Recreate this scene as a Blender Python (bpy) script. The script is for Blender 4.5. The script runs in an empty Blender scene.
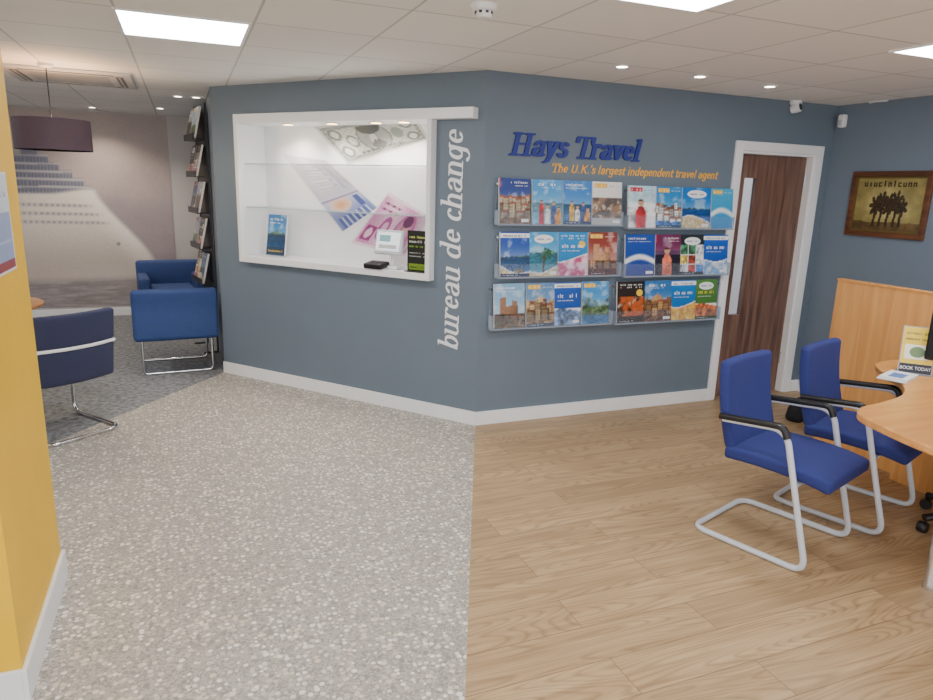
import bpy, bmesh, math, random
from mathutils import Vector, Matrix, Euler, noise
random.seed(4)
S = bpy.context.scene; COL = S.collection
R = math.radians; sin, cos, pi = math.sin, math.cos, math.pi
# ------------------------------------------------------------------ camera model
F = 680.0; CX, CY = 466.5, 350.0; H = 1.65
dv = Vector((-89, 2866, F)).normalized()
zc = Vector((0, 0, 1))
hf = (zc - dv * zc.dot(dv)).normalized(); hr = dv.cross(hf)
def e3(v): return Vector((v.dot(hr), v.dot(hf), -v.dot(dv)))
def fl0(px, py):
    r = e3(Vector((px - CX, py - CY, F))); t = -H / r.z
    return Vector((r.x * t, r.y * t, 0))
k0 = fl0(475, 425); b0 = fl0(705, 400); th = math.atan2(b0.y - k0.y, b0.x - k0.x)
def yaw(v): return Vector((v.x * cos(th) + v.y * sin(th), -v.x * sin(th) + v.y * cos(th), v.z))
CP = -yaw(k0); CP.z = H
def ray(px, py): return yaw(e3(Vector((px - CX, py - CY, F))))
def at_z(px, py, z=0.0):
    r = ray(px, py); return CP + r * ((z - H) / r.z)
cd = bpy.data.cameras.new('camera'); cam = bpy.data.objects.new('camera', cd); COL.objects.link(cam)
ax, ay, az = yaw(e3(Vector((1, 0, 0)))), yaw(e3(Vector((0, -1, 0)))), yaw(e3(Vector((0, 0, -1))))
M = Matrix((ax, ay, az)).transposed().to_4x4(); M.translation = CP
cam.matrix_world = M; cd.sensor_fit = 'HORIZONTAL'; cd.sensor_width = 36; cd.lens = 36 * F / 933; cd.clip_start = .05
S.camera = cam
HC = 2.39; XC = 3.09
# ------------------------------------------------------------------ frames of the walls
class Fr:
    def __init__(s, O, U):
        s.O = Vector(O); s.U = Vector(U).normalized(); s.rz = math.atan2(s.U.y, s.U.x)
        s.N = Vector((s.U.y, -s.U.x, 0))
    def pt(s, u, z, n=0): return s.O + s.U * u + s.N * n + Vector((0, 0, z))
    def uz(s, px, py, n=0):
        r = ray(px, py); t = (s.O + s.N * n - CP).dot(s.N) / r.dot(s.N)
        q = CP + r * t - s.O; return q.dot(s.U), q.z
KL = at_z(225, 372); KL.z = 0
LA = KL.length
FA = Fr(KL, -KL); FB = Fr((0, 0, 0), (1, 0, 0)); FC = Fr((XC, 0, 0), (0, -1, 0))
YF = 5.0
FM = Fr((0, YF, 0), (1, 0, 0))
# ------------------------------------------------------------------ materials
def lin(c):
    return tuple((x / 255 / 12.92) if x / 255 <= .04045 else ((x / 255 + .055) / 1.055) ** 2.4 for x in c)
def nn(nt, t, **kw):
    n = nt.nodes.new(t)
    for k, v in kw.items(): setattr(n, k, v)
    return n
def base(name):
    m = bpy.data.materials.new(name); m.use_nodes = True
    return m, m.node_tree, m.node_tree.nodes['Principled BSDF']
def pmat(name, rgb, rough=.5, metal=0, var=.06, scale=25, bump=0, bscale=None, coat=0, spec=.5):
    m, nt, b = base(name); L = nt.links
    c = lin(rgb)
    tc = nn(nt, 'ShaderNodeTexCoord'); no = nn(nt, 'ShaderNodeTexNoise'); no.inputs['Scale'].default_value = scale
    no.inputs['Detail'].default_value = 4
    L.new(tc.outputs['Object'], no.inputs['Vector'])
    rp = nn(nt, 'ShaderNodeValToRGB')
    rp.color_ramp.elements[0].position = .3; rp.color_ramp.elements[1].position = .7
    rp.color_ramp.elements[0].color = tuple(x * (1 - var) for x in c) + (1,)
    rp.color_ramp.elements[1].color = tuple(min(1, x * (1 + var)) for x in c) + (1,)
    L.new(no.outputs['Fac'], rp.inputs['Fac']); L.new(rp.outputs['Color'], b.inputs['Base Color'])
    b.inputs['Roughness'].default_value = rough; b.inputs['Metallic'].default_value = metal
    b.inputs['Coat Weight'].default_value = coat; b.inputs['Specular IOR Level'].default_value = spec
    if bump:
        n2 = nn(nt, 'ShaderNodeTexNoise'); n2.inputs['Scale'].default_value = bscale or 300
        L.new(tc.outputs['Object'], n2.inputs['Vector'])
        bp = nn(nt, 'ShaderNodeBump'); bp.inputs['Strength'].default_value = bump; bp.inputs['Distance'].default_value = .002
        L.new(n2.outputs['Fac'], bp.inputs['Height']); L.new(bp.outputs['Normal'], b.inputs['Normal'])
    return m
_c = {}
def C(r, g, b, rough=.4):
    k = (r, g, b, rough)
    if k not in _c: _c[k] = pmat('print_%d_%d_%d' % (r, g, b), (r, g, b), rough, var=.04, scale=40)
    return _c[k]
def vprint(name, rough):
    """ink of a printed picture: colours of the mesh's own colour attribute, with fine print grain"""
    m, nt, b = base(name); L = nt.links
    at = nn(nt, 'ShaderNodeAttribute'); at.attribute_name = 'ink'
    tc = nn(nt, 'ShaderNodeTexCoord'); no = nn(nt, 'ShaderNodeTexNoise'); no.inputs['Scale'].default_value = 90; no.inputs['Detail'].default_value = 5
    L.new(tc.outputs['Object'], no.inputs['Vector'])
    rp = nn(nt, 'ShaderNodeValToRGB'); rp.color_ramp.elements[0].position = .3; rp.color_ramp.elements[1].position = .7
    rp.color_ramp.elements[0].color = (.86, .86, .86, 1); rp.color_ramp.elements[1].color = (1, 1, 1, 1); L.new(no.outputs['Fac'], rp.inputs['Fac'])
    mx = nn(nt, 'ShaderNodeMix', data_type='RGBA', blend_type='MULTIPLY'); mx.inputs['Factor'].default_value = 1
    L.new(at.outputs['Color'], mx.inputs['A']); L.new(rp.outputs['Color'], mx.inputs['B']); L.new(mx.outputs['Result'], b.inputs['Base Color'])
    b.inputs['Roughness'].default_value = rough; return m
INK = vprint('glossy_picture_print', .3); INKM = vprint('matt_mural_print', .55)
def emat(name, rgb, st):
    m, nt, b = base(name); c = lin(rgb)
    b.inputs['Base Color'].default_value = c + (1,); b.inputs['Emission Color'].default_value = c + (1,)
    b.inputs['Emission Strength'].default_value = st
    return m
def woodmat(name, c1, c2, axis='X', rough=.4, sc=1.0, coat=0):
    m, nt, b = base(name); L = nt.links
    tc = nn(nt, 'ShaderNodeTexCoord'); mp = nn(nt, 'ShaderNodeMapping')
    s = {'X': (1.2, 14, 14), 'Y': (14, 1.2, 14), 'Z': (14, 14, 1.0)}[axis]
    mp.inputs['Scale'].default_value = tuple(x * sc for x in s)
    L.new(tc.outputs['Object'], mp.inputs['Vector'])
    no = nn(nt, 'ShaderNodeTexNoise'); no.inputs['Scale'].default_value = 1.6; no.inputs['Detail'].default_value = 8
    no.inputs['Distortion'].default_value = .6
    L.new(mp.outputs['Vector'], no.inputs['Vector'])
    rp = nn(nt, 'ShaderNodeValToRGB'); rp.color_ramp.elements[0].position = .32; rp.color_ramp.elements[1].position = .68
    rp.color_ramp.elements[0].color = lin(c1) + (1,); rp.color_ramp.elements[1].color = lin(c2) + (1,)
    L.new(no.outputs['Fac'], rp.inputs['Fac']); L.new(rp.outputs['Color'], b.inputs['Base Color'])
    b.inputs['Roughness'].default_value = rough; b.inputs['Coat Weight'].default_value = coat
    return m
WALL = pmat('slate_blue_paint', (106, 120, 134), .5, var=.03, scale=3, bump=.05)
WALLC = pmat('grey_blue_paint', (116, 130, 146), .55, var=.03, scale=3, bump=.05)
WALLG = pmat('pale_grey_paint', (190, 186, 186), .6, var=.03, scale=3)
WALLO = pmat('office_paint', (226, 228, 234), .6, var=.03, scale=3)
YEL = pmat('mustard_paint', (240, 190, 24), .5, var=.04, scale=4, bump=.05)
WHITE = pmat('white_gloss_paint', (240, 241, 243), .3, var=.02, scale=5)
WHITEM = pmat('white_plastic', (238, 239, 241), .4, var=.02, scale=5)
ACW = pmat('greyish_white_plastic', (186, 187, 190), .5, var=.02, scale=5)  # even light grey plastic of the air conditioner
BLUE = pmat('royal_blue_fabric', (38, 48, 112), .9, var=.22, scale=220, bump=.5, bscale=500)
NAVY = pmat('navy_fabric', (48, 52, 82), .9, var=.15, scale=180, bump=.3, bscale=600)
LBLUE = pmat('blue_upholstery', (46, 70, 126), .75, var=.06, scale=20, bump=.1, bscale=120)
TUBE = pmat('light_grey_tube', (200, 204, 212), .35, var=.02)
CHROME = pmat('chrome', (210, 212, 215), .15, metal=1, var=.02)
BLACK = pmat('black_plastic', (22, 22, 24), .4, var=.1)
BLACKF = pmat('black_fabric', (24, 24, 28), .8, var=.2, bump=.3)
DGREY = pmat('dark_grey_metal', (58, 61, 68), .4, metal=.3, var=.05)
MAPLE = woodmat('maple_veneer', (206, 146, 82), (224, 166, 100), 'Z', .35)
MAPLET = woodmat('maple_desk_top', (204, 140, 74), (226, 164, 94), 'X', .3, coat=.2)
WALNUT = woodmat('walnut_veneer', (84, 60, 52), (136, 104, 90), 'Z', .35)
FRAMEW = woodmat('dark_frame_wood', (78, 44, 24), (116, 72, 42), 'X', .4)
TABLEW = woodmat('oak_table', (150, 104, 66), (180, 132, 88), 'X', .4)
SIGNB = pmat('sign_blue', (26, 44, 136), .5, var=.03)
SIGNY = pmat('sign_yellow', (255, 186, 50), .5, var=.03)
SIGNW = pmat('sign_white', (244, 246, 248), .4, var=.02)
SHADE = pmat('aubergine_shade', (88, 72, 84), .8, var=.1, scale=200)
def glassmat(name, col, alpha, rough=.05):
    m, nt, b = base(name)
    tr = nn(nt, 'ShaderNodeBsdfTransparent'); tr.inputs['Color'].default_value = (.97, .98, 1, 1)
    mx = nn(nt, 'ShaderNodeMixShader'); mx.inputs['Fac'].default_value = alpha
    b.inputs['Base Color'].default_value = lin(col) + (1,); b.inputs['Roughness'].default_value = rough
    out = nt.nodes['Material Output']
    nt.links.new(tr.outputs[0], mx.inputs[1]); nt.links.new(b.outputs[0], mx.inputs[2]); nt.links.new(mx.outputs[0], out.inputs['Surface'])
    return m
ACRY = glassmat('clear_acrylic', (210, 222, 235), .06)
ACRYE = glassmat('acrylic_edge', (200, 212, 228), .5)
GLASS = glassmat('shelf_glass', (235, 242, 244), .25)
DGLASS = glassmat('door_glass', (90, 98, 110), .25)
PANEL = emat('light_panel_diffuser', (250, 252, 255), 24)
DOWN = emat('downlight_lens', (255, 246, 225), 22)
DOWNB = emat('spot_lens', (255, 210, 130), 15)
WARM = emat('lamp_glow', (255, 220, 165), 3)
SCREEN = emat('screen_glow', (225, 235, 240), .8)
def pebble():
    m, nt, b = base('pebble_vinyl'); L = nt.links
    tc = nn(nt, 'ShaderNodeTexCoord')
    v = nn(nt, 'ShaderNodeTexVoronoi'); v.inputs['Scale'].default_value = 43; v.inputs['Randomness'].default_value = .8
    L.new(tc.outputs['Object'], v.inputs['Vector'])
    sep = nn(nt, 'ShaderNodeSeparateColor'); L.new(v.outputs['Color'], sep.inputs['Color'])
    rp = nn(nt, 'ShaderNodeValToRGB'); rp.color_ramp.interpolation = 'CONSTANT'
    els = rp.color_ramp.elements
    cols = [(0, (216, 209, 196)), (.2, (194, 187, 176)), (.38, (234, 229, 218)), (.62, (174, 167, 157)), (.75, (212, 199, 178)), (.92, (142, 136, 129))]
    els[0].position = 0; els[0].color = lin(cols[0][1]) + (1,); els[1].position = .2; els[1].color = lin(cols[1][1]) + (1,)
    for p, c in cols[2:]:
        e = els.new(p); e.color = lin(c) + (1,)
    L.new(sep.outputs[0], rp.inputs['Fac'])
    sm = nn(nt, 'ShaderNodeMath', operation='MULTIPLY_ADD'); sm.inputs[1].default_value = .15; sm.inputs[2].default_value = .34; L.new(sep.outputs[1], sm.inputs[0])
    df = nn(nt, 'ShaderNodeMath', operation='SUBTRACT'); L.new(v.outputs['Distance'], df.inputs[0]); L.new(sm.outputs[0], df.inputs[1])
    st = nn(nt, 'ShaderNodeMapRange'); st.inputs['From Min'].default_value = -.02; st.inputs['From Max'].default_value = .03
    L.new(df.outputs[0], st.inputs['Value'])
    v2 = nn(nt, 'ShaderNodeTexVoronoi'); v2.inputs['Scale'].default_value = 130; L.new(tc.outputs['Object'], v2.inputs['Vector'])
    s2 = nn(nt, 'ShaderNodeSeparateColor'); L.new(v2.outputs['Color'], s2.inputs['Color'])
    r2 = nn(nt, 'ShaderNodeValToRGB'); r2.color_ramp.elements[0].color = lin((140, 134, 126)) + (1,); r2.color_ramp.elements[1].color = lin((188, 181, 170)) + (1,)
    L.new(s2.outputs[0], r2.inputs['Fac'])
    mx = nn(nt, 'ShaderNodeMix', data_type='RGBA')
    L.new(st.outputs[0], mx.inputs['Factor']); L.new(rp.outputs['Color'], mx.inputs['A']); L.new(r2.outputs['Color'], mx.inputs['B'])
    L.new(mx.outputs['Result'], b.inputs['Base Color']); b.inputs['Roughness'].default_value = .45
    return m
def planks():
    m, nt, b = base('oak_plank_vinyl'); L = nt.links
    tc = nn(nt, 'ShaderNodeTexCoord')
    br = nn(nt, 'ShaderNodeTexBrick'); br.offset = .37; br.offset_frequency = 2
    br.inputs['Scale'].default_value = 1; br.inputs['Brick Width'].default_value = 1.35; br.inputs['Row Height'].default_value = .19
    br.inputs['Mortar Size'].default_value = .0018; br.inputs['Mortar Smooth'].default_value = .3
    br.inputs['Color1'].default_value = (.82, .81, .80, 1); br.inputs['Color2'].default_value = (1.0, 1.0, 1.0, 1); br.inputs['Mortar'].default_value = (.42, .39, .36, 1)
    L.new(tc.outputs['Object'], br.inputs['Vector'])
    sep = nn(nt, 'ShaderNodeSeparateColor'); L.new(br.outputs['Color'], sep.inputs['Color'])
    cmb = nn(nt, 'ShaderNodeCombineXYZ'); mu = nn(nt, 'ShaderNodeMath', operation='MULTIPLY'); mu.inputs[1].default_value = 53
    L.new(sep.outputs[0], mu.inputs[0]); L.new(mu.outputs[0], cmb.inputs['X']); L.new(mu.outputs[0], cmb.inputs['Z'])
    va = nn(nt, 'ShaderNodeVectorMath', operation='ADD'); L.new(tc.outputs['Object'], va.inputs[0]); L.new(cmb.outputs[0], va.inputs[1])
    mp = nn(nt, 'ShaderNodeMapping'); mp.inputs['Scale'].default_value = (1.2, 22, 1)
    L.new(va.outputs[0], mp.inputs['Vector'])
    no = nn(nt, 'ShaderNodeTexNoise'); no.inputs['Scale'].default_value = 1.8; no.inputs['Detail'].default_value = 8; no.inputs['Distortion'].default_value = .5
    L.new(mp.outputs['Vector'], no.inputs['Vector'])
    rp = nn(nt, 'ShaderNodeValToRGB'); rp.color_ramp.elements[0].position = .28; rp.color_ramp.elements[1].position = .72
    rp.color_ramp.elements[0].color = lin((168, 138, 100)) + (1,); rp.color_ramp.elements[1].color = lin((200, 170, 130)) + (1,)
    L.new(no.outputs['Fac'], rp.inputs['Fac'])
    mp2 = nn(nt, 'ShaderNodeMapping'); mp2.inputs['Scale'].default_value = (.9, 6.5, 1); L.new(va.outputs[0], mp2.inputs['Vector'])
    n3 = nn(nt, 'ShaderNodeTexNoise'); n3.inputs['Scale'].default_value = 1.1; n3.inputs['Detail'].default_value = .6; L.new(mp2.outputs['Vector'], n3.inputs['Vector'])
    m3 = nn(nt, 'ShaderNodeMath', operation='MULTIPLY'); m3.inputs[1].default_value = 22; L.new(n3.outputs['Fac'], m3.inputs[0])
    fr = nn(nt, 'ShaderNodeMath', operation='FRACT'); L.new(m3.outputs[0], fr.inputs[0])
    wr = nn(nt, 'ShaderNodeValToRGB'); we = wr.color_ramp.elements; we[0].position = 0; we[0].color = (.68, .65, .61, 1); we[1].position = .35; we[1].color = (1, 1, 1, 1)
    x = we.new(.85); x.color = (.97, .96, .95, 1); x = we.new(1.0); x.color = (.68, .65, .61, 1)
    L.new(fr.outputs[0], wr.inputs['Fac'])
    m1 = nn(nt, 'ShaderNodeMix', data_type='RGBA', blend_type='MULTIPLY'); m1.inputs['Factor'].default_value = 1
    L.new(rp.outputs['Color'], m1.inputs['A']); L.new(br.outputs['Color'], m1.inputs['B'])
    m2 = nn(nt, 'ShaderNodeMix', data_type='RGBA', blend_type='MULTIPLY'); m2.inputs['Factor'].default_value = .9
    L.new(m1.outputs['Result'], m2.inputs['A']); L.new(wr.outputs['Color'], m2.inputs['B'])
    L.new(m2.outputs['Result'], b.inputs['Base Color']); b.inputs['Roughness'].default_value = .42
    return m
def tiles():
    m, nt, b = base('ceiling_tiles'); L = nt.links
    tc = nn(nt, 'ShaderNodeTexCoord'); mp = nn(nt, 'ShaderNodeMapping'); mp.inputs['Location'].default_value = (2.08, 0, 0)
    L.new(tc.outputs['Object'], mp.inputs['Vector'])
    br = nn(nt, 'ShaderNodeTexBrick'); br.offset = 0
    br.inputs['Scale'].default_value = 1; br.inputs['Brick Width'].default_value = .6; br.inputs['Row Height'].default_value = .6
    br.inputs['Mortar Size'].default_value = .007; br.inputs['Mortar Smooth'].default_value = .2
    br.inputs['Color1'].default_value = lin((234, 233, 231)) + (1,); br.inputs['Color2'].default_value = lin((242, 241, 239)) + (1,)
    br.inputs['Mortar'].default_value = lin((196, 195, 194)) + (1,)
    L.new(mp.outputs['Vector'], br.inputs['Vector']); L.new(br.outputs['Color'], b.inputs['Base Color']); b.inputs['Roughness'].default_value = .8
    return m
PEB, WOODF, TILE = pebble(), planks(), tiles()
CARPET = pmat('charcoal_carpet', (130, 132, 136), .95, var=.5, scale=26, bump=.5, bscale=500)
# ------------------------------------------------------------------ mesh builder
class MB:
    def __init__(s, mat=None):
        s.v, s.f, s.fm, s.mats, s.cur, s.vc = [], [], [], [], None, {}
        if mat: s.use(mat)
    def use(s, mat):
        if mat not in s.mats: s.mats.append(mat)
        s.cur = s.mats.index(mat); return s
    def add(s, vs, fs, cols=None):
        o = len(s.v); s.v += [tuple(x) for x in vs]
        if cols:
            for i, c in enumerate(cols): s.vc[o + i] = c
        for f in fs: s.f.append([o + i for i in f]); s.fm.append(s.cur)
    def picture(s, x0, z0, w, h, y, fn, nx, nz, ink):
        """a printed picture facing -y: fn(a, b) gives the ink colour (0-255) at 0..1 across and up"""
        s.use(ink); vs, cs, fs = [], [], []
        for j in range(nz + 1):
            for i in range(nx + 1):
                a, b = i / nx, j / nz; vs.append((x0 + a * w, y, z0 + b * h)); cs.append(lin([max(0, min(255, c)) for c in fn(a, b)]))
        for j in range(nz):
            for i in range(nx): k = j * (nx + 1) + i; fs.append((k, k + 1, k + nx + 2, k + nx + 1))
        s.add(vs, fs, cs); return s
    def box(s, x0, y0, z0, x1, y1, z1, T=None):
        vs = [Vector((x, y, z)) for x in (x0, x1) for y in (y0, y1) for z in (z0, z1)]
        if T: vs = [T @ v for v in vs]
        s.add(vs, [(0, 1, 3, 2), (4, 6, 7, 5), (0, 4, 5, 1), (2, 3, 7, 6), (0, 2, 6, 4), (1, 5, 7, 3)]); return s
    def poly(s, pts): s.add(pts, [tuple(range(len(pts)))]); return s
    def prism_z(s, pts, z0, z1):
        n = len(pts); vs = [(p[0], p[1], z0) for p in pts] + [(p[0], p[1], z1) for p in pts]
        s.add(vs, [tuple(range(n))[::-1], tuple(range(n, 2 * n))] + [(i, (i + 1) % n, n + (i + 1) % n, n + i) for i in range(n)]); return s
    def prism_y(s, pts, y0, y1):
        n = len(pts); vs = [(p[0], y0, p[1]) for p in pts] + [(p[0], y1, p[1]) for p in pts]
        s.add(vs, [tuple(range(n)), tuple(range(n, 2 * n))[::-1]] + [(i, (i + 1) % n, n + (i + 1) % n, n + i) for i in range(n)]); return s
    def tube(s, pts, r, n=12, closed=False, flat=1.0):
        pts = [Vector(p) for p in pts]; N = len(pts)
        def tan(i):
            a = pts[(i - 1) % N] if (closed or i > 0) else pts[i]; b = pts[(i + 1) % N] if (closed or i < N - 1) else pts[i]
            return (b - a).normalized()
        t = tan(0); u = t.orthogonal().normalized()
        if abs(t.z) < .9: u = (Vector((0, 0, 1)) - t * t.z).normalized()
        vs = []
        for i in range(N):
            t = tan(i); u = (u - t * u.dot(t)).normalized(); w = t.cross(u)
            for k in range(n):
                a = 2 * pi * k / n; vs.append(pts[i] + u * (r * flat * cos(a)) + w * (r * sin(a)))
        fs = []
        for i in range(N if closed else N - 1):
            for k in range(n):
                j = (i + 1) % N; fs.append((i * n + k, i * n + (k + 1) % n, j * n + (k + 1) % n, j * n + k))
        if not closed: fs += [tuple(range(n))[::-1], tuple((N - 1) * n + k for k in range(n))]
        s.add(vs, fs); return s
    def lathe(s, prof, n=28, c=(0, 0, 0), T=None):
        vs = []
        for r, z in prof:
            for k in range(n):
                a = 2 * pi * k / n; v = Vector((c[0] + r * cos(a), c[1] + r * sin(a), c[2] + z)); vs.append(T @ v if T else v)
        fs = []
        for i in range(len(prof) - 1):
            for k in range(n): fs.append((i * n + k, i * n + (k + 1) % n, (i + 1) * n + (k + 1) % n, (i + 1) * n + k))
        if prof[0][0] > 1e-4: fs.append(tuple(range(n))[::-1])
        if prof[-1][0] > 1e-4: fs.append(tuple((len(prof) - 1) * n + k for k in range(n)))
        s.add(vs, fs); return s
    def rbox(s, c, size, r, fn=None, T=None, inner=6):
        hs = [x / 2 for x in size]; r = min(r, *hs)
        def axis(h):
            b = [0, .25, .55, 1.0]
            a = [-h + r * x for x in b]; mid = [(-h + r) + (2 * h - 2 * r) * k / inner for k in range(1, inner)]
            e = [h - r * x for x in b[::-1]]
            out = []
            for x in a + mid + e:
                if not out or x - out[-1] > 1e-6: out.append(x)
            return out
        A = [axis(h) for h in hs]; idx = {}; vs = []; fs = []
        def vid(p):
            k = tuple(round(x, 6) for x in p)
            if k not in idx:
                q = Vector([max(-hs[i] + r, min(hs[i] - r, p[i])) for i in range(3)]); d = Vector(p) - q
                w = q + d.normalized() * r if d.length > 1e-9 else q
                w = w + Vector(c)
                if fn: w = Vector(fn(w))
                if T: w = T @ w
                idx[k] = len(vs); vs.append(w)
            return idx[k]
        for ax_ in range(3):
            b_, c_ = (ax_ + 1) % 3, (ax_ + 2) % 3
            for sg in (-1, 1):
                for i in range(len(A[b_]) - 1):
                    for j in range(len(A[c_]) - 1):
                        q = []
                        for di, dj in ((0, 0), (1, 0), (1, 1), (0, 1)):
                            p = [0, 0, 0]; p[ax_] = sg * hs[ax_]; p[b_] = A[b_][i + di]; p[c_] = A[c_][j + dj]; q.append(vid(p))
                        fs.append(tuple(q if sg > 0 else q[::-1]))
        s.add(vs, fs); return s
    def build(s, name, parent=None, loc=None, rot=None, smooth=True, bevel=0, recalc=True):
        me = bpy.data.meshes.new(name); me.from_pydata(s.v, [], s.f)
        for m in s.mats: me.materials.append(m)
        me.polygons.foreach_set('material_index', s.fm)
        if recalc:
            bm = bmesh.new(); bm.from_mesh(me); bmesh.ops.recalc_face_normals(bm, faces=bm.faces); bm.to_mesh(me); bm.free()
        if s.vc:
            at = me.color_attributes.new('ink', 'FLOAT_COLOR', 'POINT')
            for i, c in s.vc.items(): at.data[i].color = (c[0], c[1], c[2], 1)
        if smooth:
            me.polygons.foreach_set('use_smooth', [True] * len(me.polygons)); me.set_sharp_from_angle(angle=R(38))
        me.update()
        o = bpy.data.objects.new(name, me); COL.objects.link(o)
        if parent: o.parent = parent
        if loc is not None: o.location = loc
        if rot is not None: o.rotation_euler = rot
        if bevel:
            b = o.modifiers.new('bevel', 'BEVEL'); b.width = bevel; b.segments = 2; b.limit_method = 'ANGLE'; b.angle_limit = R(40)
        return o
def fillet(pts, rad, seg=6, closed=False):
    P = [Vector(p) for p in pts]; out = []; N = len(P)
    for i in range(N):
        if not closed and i in (0, N - 1): out.append(P[i]); continue
        a, b, c = P[i - 1], P[i], P[(i + 1) % N]
        d1, d2 = (a - b), (c - b); r = min(rad, d1.length * .49, d2.length * .49)
        p, q = b + d1.normalized() * r, b + d2.normalized() * r
        for k in range(seg + 1):
            t = k / seg; out.append(p * (1 - t) ** 2 + b * 2 * t * (1 - t) + q * t * t)
    return out
def smoothc(pts, n=6):
    P = [Vector(p).to_3d() for p in pts]; out = []
    for i in range(len(P) - 1):
        a = P[max(0, i - 1)]; b = P[i]; c = P[i + 1]; d = P[min(len(P) - 1, i + 2)]
        for k in range(n):
            t = k / n
            out.append(.5 * ((2 * b) + (c - a) * t + (2 * a - 5 * b + 4 * c - d) * t * t + (3 * b - a - 3 * c + d) * t ** 3))
    out.append(P[-1]); return out
def tag(o, label, cat, group=None):
    o['label'] = label; o['category'] = cat
    if group: o['group'] = group
    return o
def thing(name, label, cat, loc, rz=0, group=None):
    o = bpy.data.objects.new(name, None); COL.objects.link(o); o.location = loc; o.rotation_euler = (0, 0, rz); o.empty_display_size = .1
    return tag(o, label, cat, group)
def fthing(fr, u, z, n, name, label, cat, group=None): return thing(name, label, cat, fr.pt(u, z, n), fr.rz, group)
def struct(o): o['kind'] = 'structure'; return o
def dup(root, loc, rz, label):
    r = root.copy(); COL.objects.link(r); r.location = loc; r.rotation_euler = (0, 0, rz); r['label'] = label
    for ch in list(root.children):
        c = ch.copy(); COL.objects.link(c); c.parent = r
        for g in list(ch.children):
            d = g.copy(); COL.objects.link(d); d.parent = c
    return r
class Art:
    """flat picture layers on a plane facing local -y"""
    def __init__(s, mb, x0, z0, w, h, y, step=.0006): s.mb, s.x0, s.z0, s.w, s.h, s.y, s.st = mb, x0, z0, w, h, y, step
    def P(s, a, b): return (s.x0 + a * s.w, s.y, s.z0 + b * s.h)
    def poly(s, pts, col):
        s.y -= s.st; s.mb.use(col if not isinstance(col, tuple) else C(*col)); s.mb.poly([s.P(*p) for p in pts]); return s
    def rect(s, a, b, c, d, col): return s.poly([(a, b), (c, b), (c, d), (a, d)], col)
    def disc(s, cx, cy, rx, ry, col, n=16): return s.poly([(cx + rx * cos(2 * pi * k / n), cy + ry * sin(2 * pi * k / n)) for k in range(n)], col)
    def words(s, x, y, w, h, col, n=5):
        """small print too fine to read: a row of upright marks in word-like groups"""
        s.y -= s.st; s.mb.use(C(*col)); rnd = random.Random(int(x * 991 + y * 577 + n + col[0])); n = int(n * 1.7); cw = w / n
        def b(x0, y0, x1, y1): s.mb.poly([s.P(x0, y0), s.P(x1, y0), s.P(x1, y1), s.P(x0, y1)])
        for i in range(n):
            k = rnd.randrange(6); hh = h * (1 if k == 0 else .72)
            if k == 5 and 0 < i < n - 1: continue
            x0 = x + i * cw; x1 = x0 + cw * .72
            if k in (1, 2): b(x0, y, x0 + cw * .26, y + hh); b(x1 - cw * .26, y, x1, y + hh); b(x0 + cw * .26, y + (0 if k == 1 else hh * .72), x1 - cw * .26, y + (hh * .28 if k == 1 else hh))
            elif k == 3: b(x0, y, x1, y + hh * .28); b(x0, y + hh * .72, x1, y + hh); b(x0, y + hh * .28, x0 + cw * .26, y + hh * .72)
            else: b(x0 + cw * .18, y, x0 + cw * .48, y + hh)
        return s
def ftext(txt, size, mat, parent, loc, rot=(pi / 2, 0, 0), ext=.0006, name='lettering', sx=1.0):
    cu = bpy.data.curves.new('t', 'FONT'); cu.body = txt; cu.size = size; cu.extrude = ext; cu.align_x = 'CENTER'; cu.align_y = 'CENTER'; cu.resolution_u = 3
    to = bpy.data.objects.new('t', cu); COL.objects.link(to); bpy.context.view_layer.update()
    me = bpy.data.meshes.new_from_object(to.evaluated_get(bpy.context.evaluated_depsgraph_get()))
    bpy.data.objects.remove(to); me.materials.clear(); me.materials.append(mat)
    o = bpy.data.objects.new(name, me); COL.objects.link(o); o.parent = parent; o.location = loc; o.rotation_euler = rot; o.scale = (sx, 1, 1)
    return o
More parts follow.
